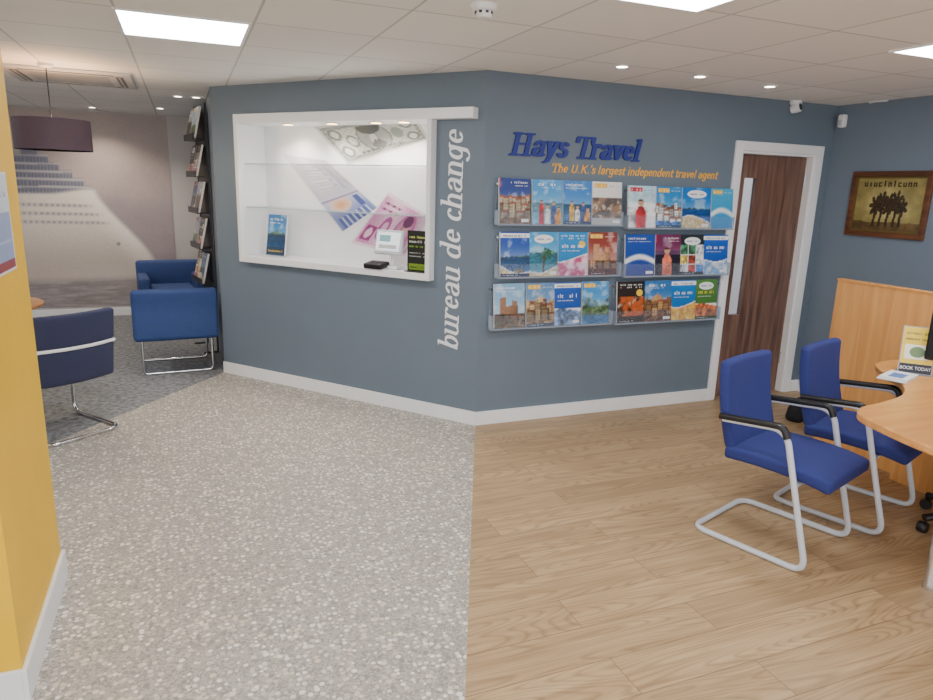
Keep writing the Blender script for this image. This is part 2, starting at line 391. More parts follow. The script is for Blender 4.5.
# ------------------------------------------------------------------ painting functions for printed pictures
def mix(a, b, t):
    t = max(0, min(1, t)); return tuple(x * (1 - t) + y * t for x, y in zip(a, b))
def ss(e0, e1, x):
    t = max(0, min(1, (x - e0) / (e1 - e0))); return t * t * (3 - 2 * t)
def fb(x, y, sd=0, o=4): return noise.fractal(Vector((x, y, sd * 7.31)), 1.0, 2.0, o)
def hsh(i, sd): return (sin(i * 127.1 + sd * 311.7) * 43758.5453) % 1.0
def ell(a, b, x, y, rx, ry): return math.hypot((a - x) / rx, (b - y) / ry)
def painter(kind, c1, c2, c3, sd):
    hz = .42 + .1 * hsh(3, sd)
    def sky(a, b):
        t = ss(hz - .1, .8, b); c = mix(mix(c1, (240, 240, 238), .4), c1, t)
        return mix(c, (246, 246, 246), ss(.15, .55, fb(a * 3, b * 4, sd)) * .45)
    def sea(a, b):
        c = mix(c2, tuple(x * .7 for x in c2), ss(0, hz, b)); return tuple(x * (1 + .35 * fb(a * 5, b * 26, sd + 1)) for x in c)
    def land(c, a, b, s=9, k=.7): n_ = fb(a * s, b * s * 1.3, sd + 2); return mix(tuple(x * (1 + k * n_) for x in c), (60, 80, 50), ss(.1, .5, fb(a * 4, b * 6, sd + 5)) * .4)
    def town(a, b, c):
        col = None
        for row, (nw, basez, hh) in enumerate(((7, hz - .02, .2), (5, hz - .14, .28), (4, hz - .3, .3))):
            k = int(a * nw + row * .37); fr_ = (a * nw + row * .37) % 1; top = basez + hh * (.35 + .65 * hsh(k + row * 17, sd))
            if b < top:
                sh = .62 + .5 * hsh(k * 3 + row, sd); cc = tuple(x * sh for x in c)
                if fr_ > .72: cc = tuple(x * .62 for x in cc)
                if top - b < .045 and hsh(k + 5, sd) > .35: cc = (150 * sh, 84 * sh, 60 * sh)
                elif ((fr_ * 3.2) % 1) < .38 and (((top - b) * 16) % 1) > .55: cc = tuple(x * .45 for x in cc)
                col = cc
        return col
    def person(col, a, b, x, h, cl):
        if ((a - x) / .055) ** 2 + ((b - h) / .045) ** 2 < 1: return (206, 160, 128) if b < h + .012 else (74, 52, 40)
        w = .05 + .045 * ss(h - .05, h - .14, b)
        if b < h - .045 and abs(a - x) < w: return tuple(v * (1 + .4 * fb(a * 9, b * 9, sd + 8)) for v in cl)
        return col
    def f(a, b):
        if kind == 'solid':
            col = mix(tuple(x * .82 for x in c1), c1, b)
            if b < .4 + .1 * sin(a * 2.6 + sd): col = mix(mix(c2, c3, ss(-.3, .4, fb(a * 4, b * 5, sd))), (250, 246, 236), ss(.2, .6, fb(a * 9, b * 9, sd + 3)) * .6)
            elif b < .425 + .1 * sin(a * 2.6 + sd): col = (240, 240, 240)
            return col
        if kind == 'band':
            if b > .62: return c1
            if b < .16: return tuple(x * .8 for x in c1)
            n_ = fb(a * 4, b * 5, sd); return mix(mix(c2, c3, ss(-.25, .3, n_)), (240, 236, 226), ss(.25, .6, fb(a * 8, b * 8, sd + 1)) * .7)
        if kind in ('building', 'castle', 'dome'):
            col = sky(a, b); t_ = town(a, b, c3)
            if kind == 'dome':
                if ((a - .5) / .22) ** 2 + ((b - hz - .02) / .2) ** 2 < 1 and b > hz - .1: col = tuple(x * (1.12 - .6 * abs(a - .42)) for x in c3)
                if abs(a - .5) < .015 and b < hz + .27 and b > hz: col = c3
                for tx in (.16, .84):
                    if abs(a - tx) < .035 and b < hz + .16: col = tuple(x * .85 for x in c3)
            if kind == 'castle':
                for tx, tw, tt in ((.28, .11, .26), (.66, .08, .2), (.5, .3, .08)):
                    if abs(a - tx) < tw and b < hz + tt - (.02 if (a * 34) % 1 > .5 else 0): col = tuple(x * (1.1 - .9 * max(0, a - tx) - .25 * abs(fb(a * 12, b * 12, sd))) for x in c3)
            if t_ and not (kind == 'castle' and b > hz - .12): col = t_
            if b < .16 + .05 * fb(a * 4, 0, sd): col = land(c2, a, b)
            return col
        if kind in ('beach', 'palm', 'swirl'):
            col = sky(a, b) if b > hz else sea(a, b)
            isl = hz + .1 * max(0, fb(a * 2.2, 3, sd + 3)) + .03 * fb(a * 9, 1, sd)
            if hz < b < isl + .02: col = land((78, 104, 82), a, b)
            sh = .17 + .12 * sin(a * 3 + sd) + .02 * fb(a * 6, 2, sd)
            if kind != 'swirl':
                if b < sh: col = land((222, 200, 152), a, b, 12, .25)
                elif b < sh + .03: col = (236, 240, 240)
            else:
                col = mix(c2, c1, b); w = .34 + .12 * sin(a * 3.2); col = mix(col, (244, 246, 248), ss(.1, .03, abs(b - w)))
            if kind == 'beach' and ((a - .62) / .17) ** 2 + ((b - .13) / .06) ** 2 < 1: col = tuple(x * (1 + .3 * fb(a * 14, b * 14, sd)) for x in c3)
            return col
        if kind == 'mountain':
            rdg = hz + .18 + .2 * fb(a * 2.2, 0, sd + 2, 5); col = sky(a, b)
            if b < rdg: col = tuple(x * (1 + .8 * fb(a * 7, b * 7, sd + 4)) for x in c3); col = mix(col, c1, .25)
            r2 = hz - .02 + .1 * fb(a * 3, 4, sd + 6)
            if b < r2: col = land((84, 112, 76), a, b)
            if b < .2: col = sea(a, b)
            return col
        if kind in ('family', 'person'):
            col = sky(a, b) if b > hz else sea(a, b)
            if kind == 'person': col = mix(col, tuple(x * (1 + fb(a * 3, b * 3, sd)) for x in c2), .5 if b < .6 else .15)
            ps = ((.3, .5, c3), (.5, .4, (232, 228, 220)), (.7, .47, (60, 80, 140)), (.86, .36, (220, 150, 60))) if kind == 'family' else ((.46, .56, c3),)
            for x, h, cl in ps:
                if kind == 'person': col = person(col, .46 + (a - .46) * .5, .56 + (b - .6) * .55, x, h, cl)
                else: col = person(col, a, b, x, h, cl)
            return col
        if kind == 'text':
            if b < .4: return land(mix(c2, c3, .3), a, b, 6) if b < .36 + .03 * sin(a * 5) else (240, 240, 240)
            return mix(c1, tuple(x * .85 for x in c1), 1 - b)
        if kind == 'collage':
            cs = [c2, c3, (200, 70, 60), (230, 190, 80), (60, 120, 80), (210, 215, 225), (60, 110, 180)]
            if b > .74: return c1
            i, j = int(a * 3), int(b * 4.05)
            if min((a * 3) % 1, (b * 4.05) % 1) < .07: return (236, 236, 236)
            c = cs[int(hsh(i + j * 3, sd) * 6.99)]; return tuple(x * (1 + .8 * fb(a * 9, b * 9, sd + i + j)) for x in c)
        return c1
    return f
# ------------------------------------------------------------------ italic serif lettering from pen strokes
def A_(cx, cy, rx, ry, a0, a1, n=14): return [(cx + rx * cos(R(a0 + (a1 - a0) * k / n)), cy + ry * sin(R(a0 + (a1 - a0) * k / n))) for k in range(n + 1)]
G = {
 'b': (.42, [[(.09, .68), (.09, .03)], [(.03, .67), (.09, .67)], A_(.22, .22, .13, .21, 165, -165)]),
 'u': (.44, [[(.08, .44), (.08, .12)] + A_(.195, .12, .115, .11, 180, 330), [(.32, .44), (.32, .02)], [(.32, .02), (.39, .04)], [(.02, .44), (.08, .44)], [(.26, .44), (.32, .44)]]),
 'r': (.34, [[(.09, .44), (.09, .01)], A_(.22, .30, .13, .14, 175, 55), [(.29, .40), (.29, .38)], [(.03, .44), (.09, .44)], [(.02, .01), (.16, .01)]]),
 'e': (.39, [[(.07, .25), (.31, .26)] + A_(.195, .24, .125, .2, 5, 320)]),
 'a': (.43, [[(.08, .34)] + A_(.2, .3, .12, .14, 150, 0)[:] + [(.32, .03)], A_(.19, .13, .12, .115, 80, 300) + [(.32, .16)], [(.2, .245), (.32, .27)], [(.32, .02), (.39, .04)]]),
 ' ': (.22, []),
 'd': (.44, [A_(.19, .22, .13, .21, 50, 310), [(.33, .68), (.33, .02)], [(.26, .67), (.33, .67)], [(.33, .02), (.39, .03)]]),
 'c': (.36, [A_(.195, .23, .125, .21, 45, 315), [(.28, .37), (.28, .35)]]),
 'h': (.45, [[(.09, .68), (.09, .01)], A_(.215, .28, .12, .16, 180, 0) + [(.335, .02)], [(.03, .67), (.09, .67)], [(.02, .01), (.16, .01)], [(.27, .01), (.41, .01)]]),
 'n': (.45, [[(.09, .44), (.09, .01)], A_(.215, .28, .12, .16, 180, 0) + [(.335, .02)], [(.02, .44), (.09, .44)], [(.02, .01), (.16, .01)], [(.27, .01), (.41, .01)]]),
 'g': (.43, [A_(.19, .23, .13, .2, 0, 360), [(.32, .44), (.32, -.08)] + A_(.19, -.08, .13, .12, 0, -160), [(.32, .44), (.38, .44)]]),
 'H': (.70, [[(.15, .64), (.15, .01)], [(.53, .64), (.53, .01)], [(.15, .34), (.53, .34)]] + [[(x - .1, y), (x + .1, y)] for x in (.15, .53) for y in (.01, .64)]),
 'y': (.42, [[(.08, .44), (.21, .03)], [(.35, .44), (.21, .03), (.14, -.14), (.05, -.18)], [(.01, .44), (.14, .44)], [(.29, .44), (.40, .44)]]),
 's': (.35, [[(.28, .37)] + A_(.185, .335, .10, .10, 40, 250) + A_(.175, .125, .115, .115, 70, -150) + [(.06, .1)]]),
 'T': (.58, [[(.31, .64), (.31, .01)], [(.05, .64), (.57, .64)], [(.05, .64), (.04, .5)], [(.57, .64), (.57, .5)], [(.2, .01), (.42, .01)]]),
 'v': (.39, [[(.07, .44), (.19, .03), (.34, .44)], [(.0, .44), (.13, .44)], [(.28, .44), (.39, .44)]]),
 'l': (.24, [[(.11, .68), (.11, .01)], [(.04, .67), (.11, .67)], [(.03, .01), (.19, .01)]]),
 'U': (.64, [[(.14, .64), (.14, .2)] + A_(.32, .2, .18, .18, 180, 360) + [(.5, .64)], [(.04, .64), (.24, .64)], [(.41, .64), (.59, .64)]]),
 'K': (.64, [[(.15, .64), (.15, .01)], [(.53, .64), (.17, .3)], [(.26, .38), (.53, .01)], [(.05, .64), (.25, .64)], [(.05, .01), (.25, .01)], [(.44, .64), (.6, .64)], [(.44, .01), (.63, .01)]]),
 'i': (.24, [[(.11, .44), (.11, .01)], [(.11, .61), (.11, .63)], [(.04, .44), (.11, .44)], [(.03, .01), (.19, .01)]]),
 'p': (.43, [[(.1, .44), (.1, -.2)], [(.03, .44), (.1, .44)], [(.02, -.2), (.18, -.2)], A_(.23, .22, .13, .21, 165, -165)]),
 't': (.29, [[(.13, .58), (.13, .1)] + A_(.2, .1, .07, .09, 180, 310), [(.03, .43), (.26, .43)]]),
 '.': (.2, [[(.08, .03), (.08, .06)]]), "'": (.16, [[(.09, .66), (.07, .54)]]),
}
def hull(pts):
    pts = sorted(set((round(x, 5), round(y, 5)) for x, y in pts))
    def half(ps):
        h = []
        for p in ps:
            while len(h) > 1 and (h[-1][0] - h[-2][0]) * (p[1] - h[-2][1]) - (h[-1][1] - h[-2][1]) * (p[0] - h[-2][0]) <= 0: h.pop()
            h.append(p)
        return h
    a = half(pts); b = half(pts[::-1]); return a[:-1] + b[:-1]
def lettering(root, txt, length, cap, mat, depth, vertical=False, nib=(.055, .02), shear=.2, serif=True):
    tot = sum(G[c][0] for c in txt); sx = length / tot; sy = cap / .66; adv = 0
    nb = [(nib[0] * cos(2 * pi * k / 8 + .39), nib[1] * sin(2 * pi * k / 8 + .39)) for k in range(8)]
    for c in txt:
        w, strokes = G[c]
        if strokes:
            mb = MB(mat); n_ = 0
            for st in strokes:
                if not serif and len(st) == 2 and abs(st[0][1] - st[1][1]) < .021 and .04 < abs(st[0][0] - st[1][0]) < .225 and c not in 'T': continue
                for p, q in zip(st, st[1:]):
                    hp = hull([(p[0] + a, p[1] + b) for a, b in nb] + [(q[0] + a, q[1] + b) for a, b in nb])
                    pts = [((adv + x + shear * (z - .2)) * sx, z * sy) for x, z in hp]
                    if vertical: pts = [(-z, x) for x, z in pts]
                    n_ += 1; y = -depth - n_ * .00005          # every stroke a hair nearer, so overlapping strokes never share a plane
                    if depth > .004: mb.prism_y(pts, 0, y)
                    else: mb.poly([(x, y, z) for x, z in pts])
            mb.build('letter', root, smooth=False)
        adv += w
# ================================================================== SETTING
bd = at_z(465, 700); bdir = (bd / bd.length); bend = bdir * (7.0 / -bdir.y); bend.z = 0
CL = at_z(42, 447); cdir = (CL - KL).normalized(); CE = KL + cdir * 6.5
struct(MB(WOODF).prism_z([(0, .0), (bend.x, bend.y), (6, -7), (6, 2), (0, 2)], -.05, 0).build('floor', smooth=False))
struct(MB(PEB).prism_z([(0, 0), (KL.x, KL.y), (CE.x, CE.y), (-8, CE.y), (-8, -7), (bend.x, bend.y)], -.05, 0).build('floor', smooth=False))
struct(MB(CARPET).prism_z([(KL.x, KL.y), (KL.x + .3, KL.y), (KL.x + .3, YF + .2), (-8, YF + .2), (-8, CE.y), (CE.x, CE.y)], -.05, 0).build('floor', smooth=False))
struct(MB(TILE).box(-8, -7, HC, 6, YF + .2, HC + .06).build('ceiling', smooth=False))
PN = .07
uL, _ = FA.uz(236, 190, PN); uR, _ = FA.uz(430, 200, PN); _, zT = FA.uz(330, 111, PN); _, zB = FA.uz(340, 272, PN); uT, _ = FA.uz(473, 116, PN)
th_ = .035; e_ = .015
mb = MB(WALL)
mb.box(0, 0, 0, uL + e_, .12, HC); mb.box(uR - e_, 0, 0, LA, .12, HC); mb.box(uL + e_, 0, 0, uR - e_, .12, zB + e_); mb.box(uL + e_, 0, zT - e_, uR - e_, .12, HC)
struct(mb.build('wall_left', loc=FA.pt(0, 0), rot=(0, 0, FA.rz), smooth=False))
d0, d1, dz = 2.15, 2.92, 2.0
mb = MB(WALL); mb.box(0, 0, 0, d0, .12, HC); mb.box(d1, 0, 0, XC, .12, HC); mb.box(d0, 0, dz, d1, .12, HC)
struct(mb.build('wall_back', smooth=False))
struct(MB(WALLC).box(XC, -7, 0, XC + .12, .12, HC).build('wall_right', smooth=False))
struct(MB(WALLO).box(1.0, 1.7, 0, 5.0, 1.8, HC).build('wall_office', smooth=False))
struct(MB(WALLG).box(-8, YF, 0, KL.x + .12, YF + .12, HC).build('wall_far', smooth=False))
struct(MB(WALLG).box(-6.4, -1.5, 0, -6.28, YF, HC).build('wall_light_blocker', smooth=False))  # out-of-view wall added to keep world light off the alcove
struct(MB(WALL).box(KL.x, KL.y + .02, 0, KL.x + .12, YF, HC).build('wall_return', smooth=False))
pf = at_z(63, 577); pn = at_z(27, 700); px_ = (pf.x + pn.x) / 2
struct(MB(YEL).box(px_ - .9, pn.y, 0, px_, pf.y, HC).build('wall_pier', smooth=False))
bh = .1; bt = .016
struct(MB(WHITE).box(0, -bt, 0, LA + .004, 0, bh).build('baseboard_left', loc=FA.pt(0, 0), rot=(0, 0, FA.rz), smooth=False, bevel=.003))
mb = MB(WHITE).box(-.004, -bt, 0, 2.08, 0, bh); mb.box(2.995, -bt, 0, XC, 0, bh); struct(mb.build('baseboard_back', smooth=False, bevel=.003))
struct(MB(WHITE).box(XC - bt, -5, 0, XC, -bt, bh).build('baseboard_right', smooth=False, bevel=.003))
struct(MB(WHITE).box(-6.28, YF - bt, 0, KL.x, YF, bh).build('baseboard_far', smooth=False, bevel=.003))
mb = MB(WHITE).box(px_, pn.y - bt, 0, px_ + bt, pf.y + bt, bh + .02); mb.box(px_ - .9, pn.y - bt, 0, px_, pn.y, bh + .02)
struct(mb.build('baseboard_pier', smooth=False, bevel=.003))
# door
mb = MB(WHITE)
mb.box(d0 - .07, -.02, 0, d0, 0, dz + .07); mb.box(d1, -.02, 0, d1 + .07, 0, dz + .07); mb.box(d0, -.02, dz, d1, 0, dz + .07)
mb.box(d0, -.005, 0, d0 + .02, .12, dz); mb.box(d1 - .02, -.005, 0, d1, .12, dz); mb.box(d0 + .02, -.005, dz - .02, d1 - .02, .12, dz)
struct(mb.build('trim_1', smooth=False, bevel=.004))
dr = bpy.data.objects.new('door_1', None); COL.objects.link(dr); dr.location = (d0 + .02, .06, 0); struct(dr)
w_ = d1 - d0 - .04
g0, g1, gz0, gz1 = .1, .225, .7, 1.8
mb = MB(WALNUT); mb.box(0, 0, .005, g0, .04, dz - .022); mb.box(g1, 0, .005, w_, .04, dz - .022); mb.box(g0, 0, .005, g1, .04, gz0); mb.box(g0, 0, gz1, g1, .04, dz - .022)
mb.build('door_leaf', dr, smooth=False)
MB(DGLASS).box(g0, .018, gz0, g1, .022, gz1).build('glass_panel', dr, smooth=False)
for z in (.25, 1.0, 1.75): MB(CHROME).tube([(w_ - .003, -.006, z), (w_ - .003, -.006, z + .1)], .007, 8).build('hinge', dr)
# ================================================================== COUNTER BOX
cb = fthing(FA, uL, zB, 0, 'counter_recess', 'white boxed bureau counter recess lit by spots in the slate wall', 'counter recess')
W = uR - uL; HH = zT - zB; DB = .25
MB(WHITE).box(0, -PN, HH - .07, uT - uL, DB, HH).build('top_panel', cb, smooth=False, bevel=.003)
MB(WHITE).box(0, -PN, 0, W, DB, .05).build('counter_top', cb, smooth=False, bevel=.003)
MB(WHITE).box(0, -PN, .05, th_, DB, HH - .07).build('side_panel', cb, smooth=False, bevel=.003)
MB(WHITE).box(W - th_, -PN, .05, W, DB, HH - .07).build('side_panel', cb, smooth=False, bevel=.003)
MB(WHITEM).box(th_, DB - .02, .05, W - th_, DB, HH - .07).build('back_panel', cb, smooth=False)
for px in (288, 332, 376, 404):
    u, _ = FA.uz(px, 119, -.06); x = u - uL
    sp = MB(CHROME).lathe([(.046, 0), (.05, -.004), (.042, -.006)], 20, (x, .06, HH - .07)).build('spotlight', cb)
    MB(DOWNB).lathe([(.041, -.0062), (.001, -.0066)], 16, (x, .06, HH - .07)).build('lens', sp)
    ld = bpy.data.lights.new('spot', 'SPOT'); ld.energy = 20; ld.spot_size = R(140); ld.spot_blend = .9; ld.shadow_soft_size = .03; ld.color = (1, .92, .8)
    lo = bpy.data.objects.new('spot_lamp', ld); COL.objects.link(lo); lo.location = FA.pt(u, zT - .09, -.06)
for i, (py, lb) in enumerate(((166, 'upper'), (212, 'lower'))):
    _, z = FA.uz(345, py, -.1)
    o = MB(GLASS).box(th_, .0, 0, W - th_, DB - .024, .008).use(C(176, 200, 196)).box(th_, -.002, .001, W - th_, .0, .007).build('glass_shelf', loc=FA.pt(uL, z, 0), rot=(0, 0, FA.rz), smooth=False)
    tag(o, lb + ' of two thin glass shelves across the white counter recess', 'shelf', 'glass shelves in the recess')
def note(pxs, label, fn):
    n = -(DB - .021); P = [FA.uz(x, y, n) for x, y in pxs]
    uc = sum(p[0] for p in P) / 4; zc_ = sum(p[1] for p in P) / 4; Q = [(p[0] - uc, p[1] - zc_) for p in P]
    def q(s, t):
        a = [(Q[0][i] * (1 - s) + Q[1][i] * s) for i in (0, 1)]; b = [(Q[3][i] * (1 - s) + Q[2][i] * s) for i in (0, 1)]
        return (a[0] * (1 - t) + b[0] * t, a[1] * (1 - t) + b[1] * t)
    mb = MB(); mb.picture(0, 0, 1, 1, 0, fn, 84, 48, INK)
    mb.v = [(lambda p: (p[0], -.0006, p[1]))(q(v[0], v[2])) for v in mb.v]
    tag(mb.build('banknote_print', loc=FA.pt(uc, zc_, n), rot=(0, 0, FA.rz), smooth=False, recalc=False), label, 'print', 'banknote prints')
def dollar(a, b):
    c = mix((204, 204, 200), (172, 174, 172), .5 + .5 * sin(a * 90) * sin(b * 50))
    if min(a, 1 - a) < .03 or min(b, 1 - b) < .06: return (206, 206, 202)
    if min(a, 1 - a) < .06 or min(b, 1 - b) < .13: return (120, 124, 122) if (a * 40 + b * 20) % 1 < .6 else (180, 182, 180)
    d = ell(a, b, .5, .5, .17, .42)
    if d < 1: c = (104, 108, 106)
    if d < .92: c = (158, 160, 158)
    if ell(a, b, .5, .58, .06, .19) < 1: c = (204, 202, 196) if a < .515 else (156, 156, 154)
    if ell(a, b, .5, .72, .078, .11) < 1: c = (112, 114, 114)
    if ell(a, b, .48, .6, .012, .03) < 1 or ell(a, b, .52, .6, .012, .03) < 1: c = (90, 90, 90)
    if ell(a, b, .5, .2, .12, .2) < 1: c = (86, 90, 90)
    for x in (.13, .87):
        for y in (.27, .73):
            d = ell(a, b, x, y, .065, .15)
            if d < 1: c = (114, 120, 118)
            if d < .6: c = (206, 206, 204)
    d = ell(a, b, .26, .5, .06, .17)
    if .7 < d < 1: c = (112, 118, 116)
    d = ell(a, b, .74, .5, .06, .18)
    if d < 1: c = (136, 146, 140)
    if abs(b - .84) < .03 and .25 < a < .75 and (a * 50) % 1 < .7: c = (104, 108, 106)
    return c
def euro(a, b):
    c = mix((212, 211, 216), (190, 190, 202), ss(0, .6, a)); c = tuple(x * (1 + .05 * fb(a * 5, b * 5, 31)) for x in c)
    if b > .5 + .5 * ss(.1, .6, a) - .02 and a < .6: c = tuple(x * .9 for x in c)
    if min(b, 1 - b) < .04 or a < .015: return (226, 224, 230)
    for k in range(4):
        x = .2 + k * .09
        if abs(a - x) < .028 and .2 < b < .7: c = mix(c, (160, 166, 190), .7)
        if abs(a - x) < .014 and .2 < b < .6: c = (214, 213, 222)
    if abs(b - .78) < .04 and .14 < a < .54: c = mix(c, (150, 158, 190), .7)
    if a > .6: c = mix((196, 196, 214), (120, 136, 190), ss(.6, .95, a))
    d = ell(a, b, .74, .4, .09, .26)
    if d < 1: c = mix((222, 150, 100), (214, 196, 190), d)
    if a > .88 and .12 < b < .88: c = (84, 100, 160) if (b * 8) % 1 < .6 else (196, 200, 222)
    if .64 < a < .66: c = (150, 130, 160)
    if abs(b - .82) < .06 and .68 < a < .86: c = (70, 84, 150)
    return c
def pinkn(a, b):
    c = mix((232, 196, 214), (206, 140, 182), .5 + .5 * sin(a * 9 + 2 * b)); c = tuple(x * (1 + .06 * sin(a * 80) * sin(b * 44)) for x in c)
    if min(a, 1 - a) < .025 or min(b, 1 - b) < .05: return (238, 214, 226)
    d = ell(a, b, .7, .46, .17, .42)
    if d < 1: c = mix((236, 206, 220), (180, 96, 150), d)
    if ell(a, b, .7, .55, .07, .2) < 1: c = (222, 176, 170) if a > .68 else (190, 130, 140)
    if ell(a, b, .7, .7, .085, .13) < 1: c = (110, 60, 96)
    if ell(a, b, .7, .18, .13, .2) < 1: c = (140, 62, 116)
    if .07 < a < .26 and .12 < b < .4: c = (146, 58, 118) if ell(a, b, .16, .26, .06, .1) > 1 else (230, 190, 212)
    if .08 < a < .46 and (abs(b - .84) < .025 or abs(b - .74) < .02) and (a * 46) % 1 < .7: c = (120, 50, 100)
    if ell(a, b, .36, .42, .09, .24) < 1: c = (170, 84, 144)
    if ell(a, b, .36, .42, .05, .14) < 1: c = (226, 176, 206)
    if abs(a - .92) < .02: c = (200, 200, 210)
    return c
note([(314, 127), (414, 115), (430, 139), (348, 165)], 'grey-green banknote print with a round portrait at the recess top', dollar)
note([(282, 154), (342, 232), (378, 207), (326, 160)], 'pale grey folded banknote print with a blue and orange end, mid recess', euro)
note([(351, 243), (405, 256), (431, 217), (388, 192)], 'pink banknote print slanting above the small counter screen', pinkn)
zc0 = zB + .05
mb = MB(C(240, 240, 240)); mb.box(-.1, -.012, 0, .1, 0, .33); mb.picture(-.1, 0, .2, .33, -.0124, painter('beach', (30, 120, 190), (20, 80, 130), (200, 180, 130), 41), 28, 40, INK)
ar = Art(mb, -.1, 0, .2, .33, -.0126); ar.rect(0, 0, 1, .2, (18, 50, 80)).words(.12, .86, .7, .06, (240, 240, 240), 6).words(.1, .78, .6, .03, (240, 240, 240), 9).words(.1, .08, .8, .05, (230, 200, 60), 10)
mb.use(ACRYE); mb.box(-.105, -.02, -.006, .105, .06, 0)
u1, _ = FA.uz(276, 251, -.1)
tag(mb.build('leaflet', loc=FA.pt(u1, zc0 + .007, -.1), rot=(-.15, 0, FA.rz + .0), smooth=False, recalc=False), 'blue leaflet standing at the left end of the white counter', 'leaflet')
u1, _ = FA.uz(387, 262, 0)
t = fthing(FA, u1, zc0, -.03, 'counter_screen', 'small white counter screen on the bureau counter', 'screen')
MB(WHITEM).rbox((0, .02, .012), (.18, .12, .024), .01).build('base', t)
MB(WHITEM).tube(fillet([(0, .03, .02), (0, .05, .1), (0, .02, .17)], .03), .016).build('stand', t)
T = Matrix.Translation((0, 0, .19)) @ Matrix.Rotation(R(-14), 4, 'X')
MB(C(206, 208, 214)).rbox((0, 0, 0), (.24, .03, .18), .012, T=T).build('housing', t)
mb = MB(SCREEN); mb.box(-.1, -.018, -.065, .1, -.0152, .07, T=T); mb.use(C(140, 190, 200)); mb.box(-.08, -.0185, .0, .02, -.0181, .05, T=T); mb.use(C(200, 200, 208)); mb.box(-.08, -.0185, -.05, .08, -.0181, -.02, T=T)
mb.build('display', t, smooth=False)
u1, _ = FA.uz(376, 268, .04)
t = fthing(FA, u1, zc0, .03, 'card_reader', 'black card payment reader lying on the edge of the white counter', 'card reader')
MB(BLACK).rbox((0, 0, .025), (.16, .12, .04), .012, T=Matrix.Rotation(R(8), 4, 'X')).build('housing', t)
mb = MB(DGREY)
for i in range(3):
    for j in range(3): mb.box(-.03 + i * .022, -.045 + j * .018, .0442, -.014 + i * .022, -.033 + j * .018, .047, T=Matrix.Rotation(R(8), 4, 'X'))
mb.build('keypad', t, smooth=False)
MB(C(90, 110, 100)).box(-.035, .015, .0444, .035, .045, .0465, T=Matrix.Rotation(R(8), 4, 'X')).build('display', t, smooth=False)
u1, _ = FA.uz(417, 265, .02)
t = fthing(FA, u1, zc0, .01, 'counter_sign', 'black upright counter sign with green and yellow lettering beside the screen', 'sign')
mb = MB(BLACK); mb.box(-.085, -.006, 0, .085, .006, .29); mb.box(-.085, -.05, 0, .085, .05, .006); mb.build('sign_board', t, smooth=False)
mb = MB(); ar = Art(mb, -.085, 0, .17, .29, -.0062); ar.rect(.04, .03, .96, .97, (26, 30, 24)).rect(.08, .05, .92, .2, (120, 150, 40)).words(.1, .82, .8, .06, (235, 235, 120), 7).words(.1, .71, .8, .06, (235, 235, 225), 7).words(.1, .6, .7, .05, (150, 190, 60), 7).words(.1, .45, .8, .03, (220, 220, 220), 10).words(.1, .37, .8, .03, (220, 220, 220), 10).words(.14, .1, .7, .05, (20, 30, 20), 7)
mb.build('sign_face', t, smooth=False, recalc=False)
ub, zb0 = FA.uz(459, 350); _, zt0 = FA.uz(459, 129); ua_, _ = FA.uz(441, 240); ub_, _ = FA.uz(461, 240)
t = fthing(FA, ub_, zb0, .001, 'wall_lettering', 'white italic lettering reading bureau de change up the slate wall', 'lettering')
lettering(t, 'bureau de change', zt0 - zb0, (ub_ - ua_), SIGNW, .002, True)
# ================================================================== SIGN ON BACK WALL
ua_, za_ = FB.uz(510, 155); ue_, ze_ = FB.uz(639, 161); _, zcap = FB.uz(516, 133)
t = fthing(FB, ua_, (za_ + ze_) / 2, .001, 'wall_sign', 'raised blue italic lettering reading Hays Travel on the slate wall', 'sign')
lettering(t, 'Hays Travel', ue_ - ua_, zcap - za_, SIGNB, .012, nib=(.08, .036))
ua_, za_ = FB.uz(551, 171); ue_, ze_ = FB.uz(717, 180); _, zcap = FB.uz(556, 162.8)
t = fthing(FB, ua_, (za_ + ze_) / 2, .001, 'wall_slogan', 'yellow italic slogan lettering beneath the blue shop sign', 'lettering')
lettering(t, "The U.K.'s largest independent travel agent", ue_ - ua_, zcap - za_, SIGNY, .002, nib=(.058, .038), serif=False)
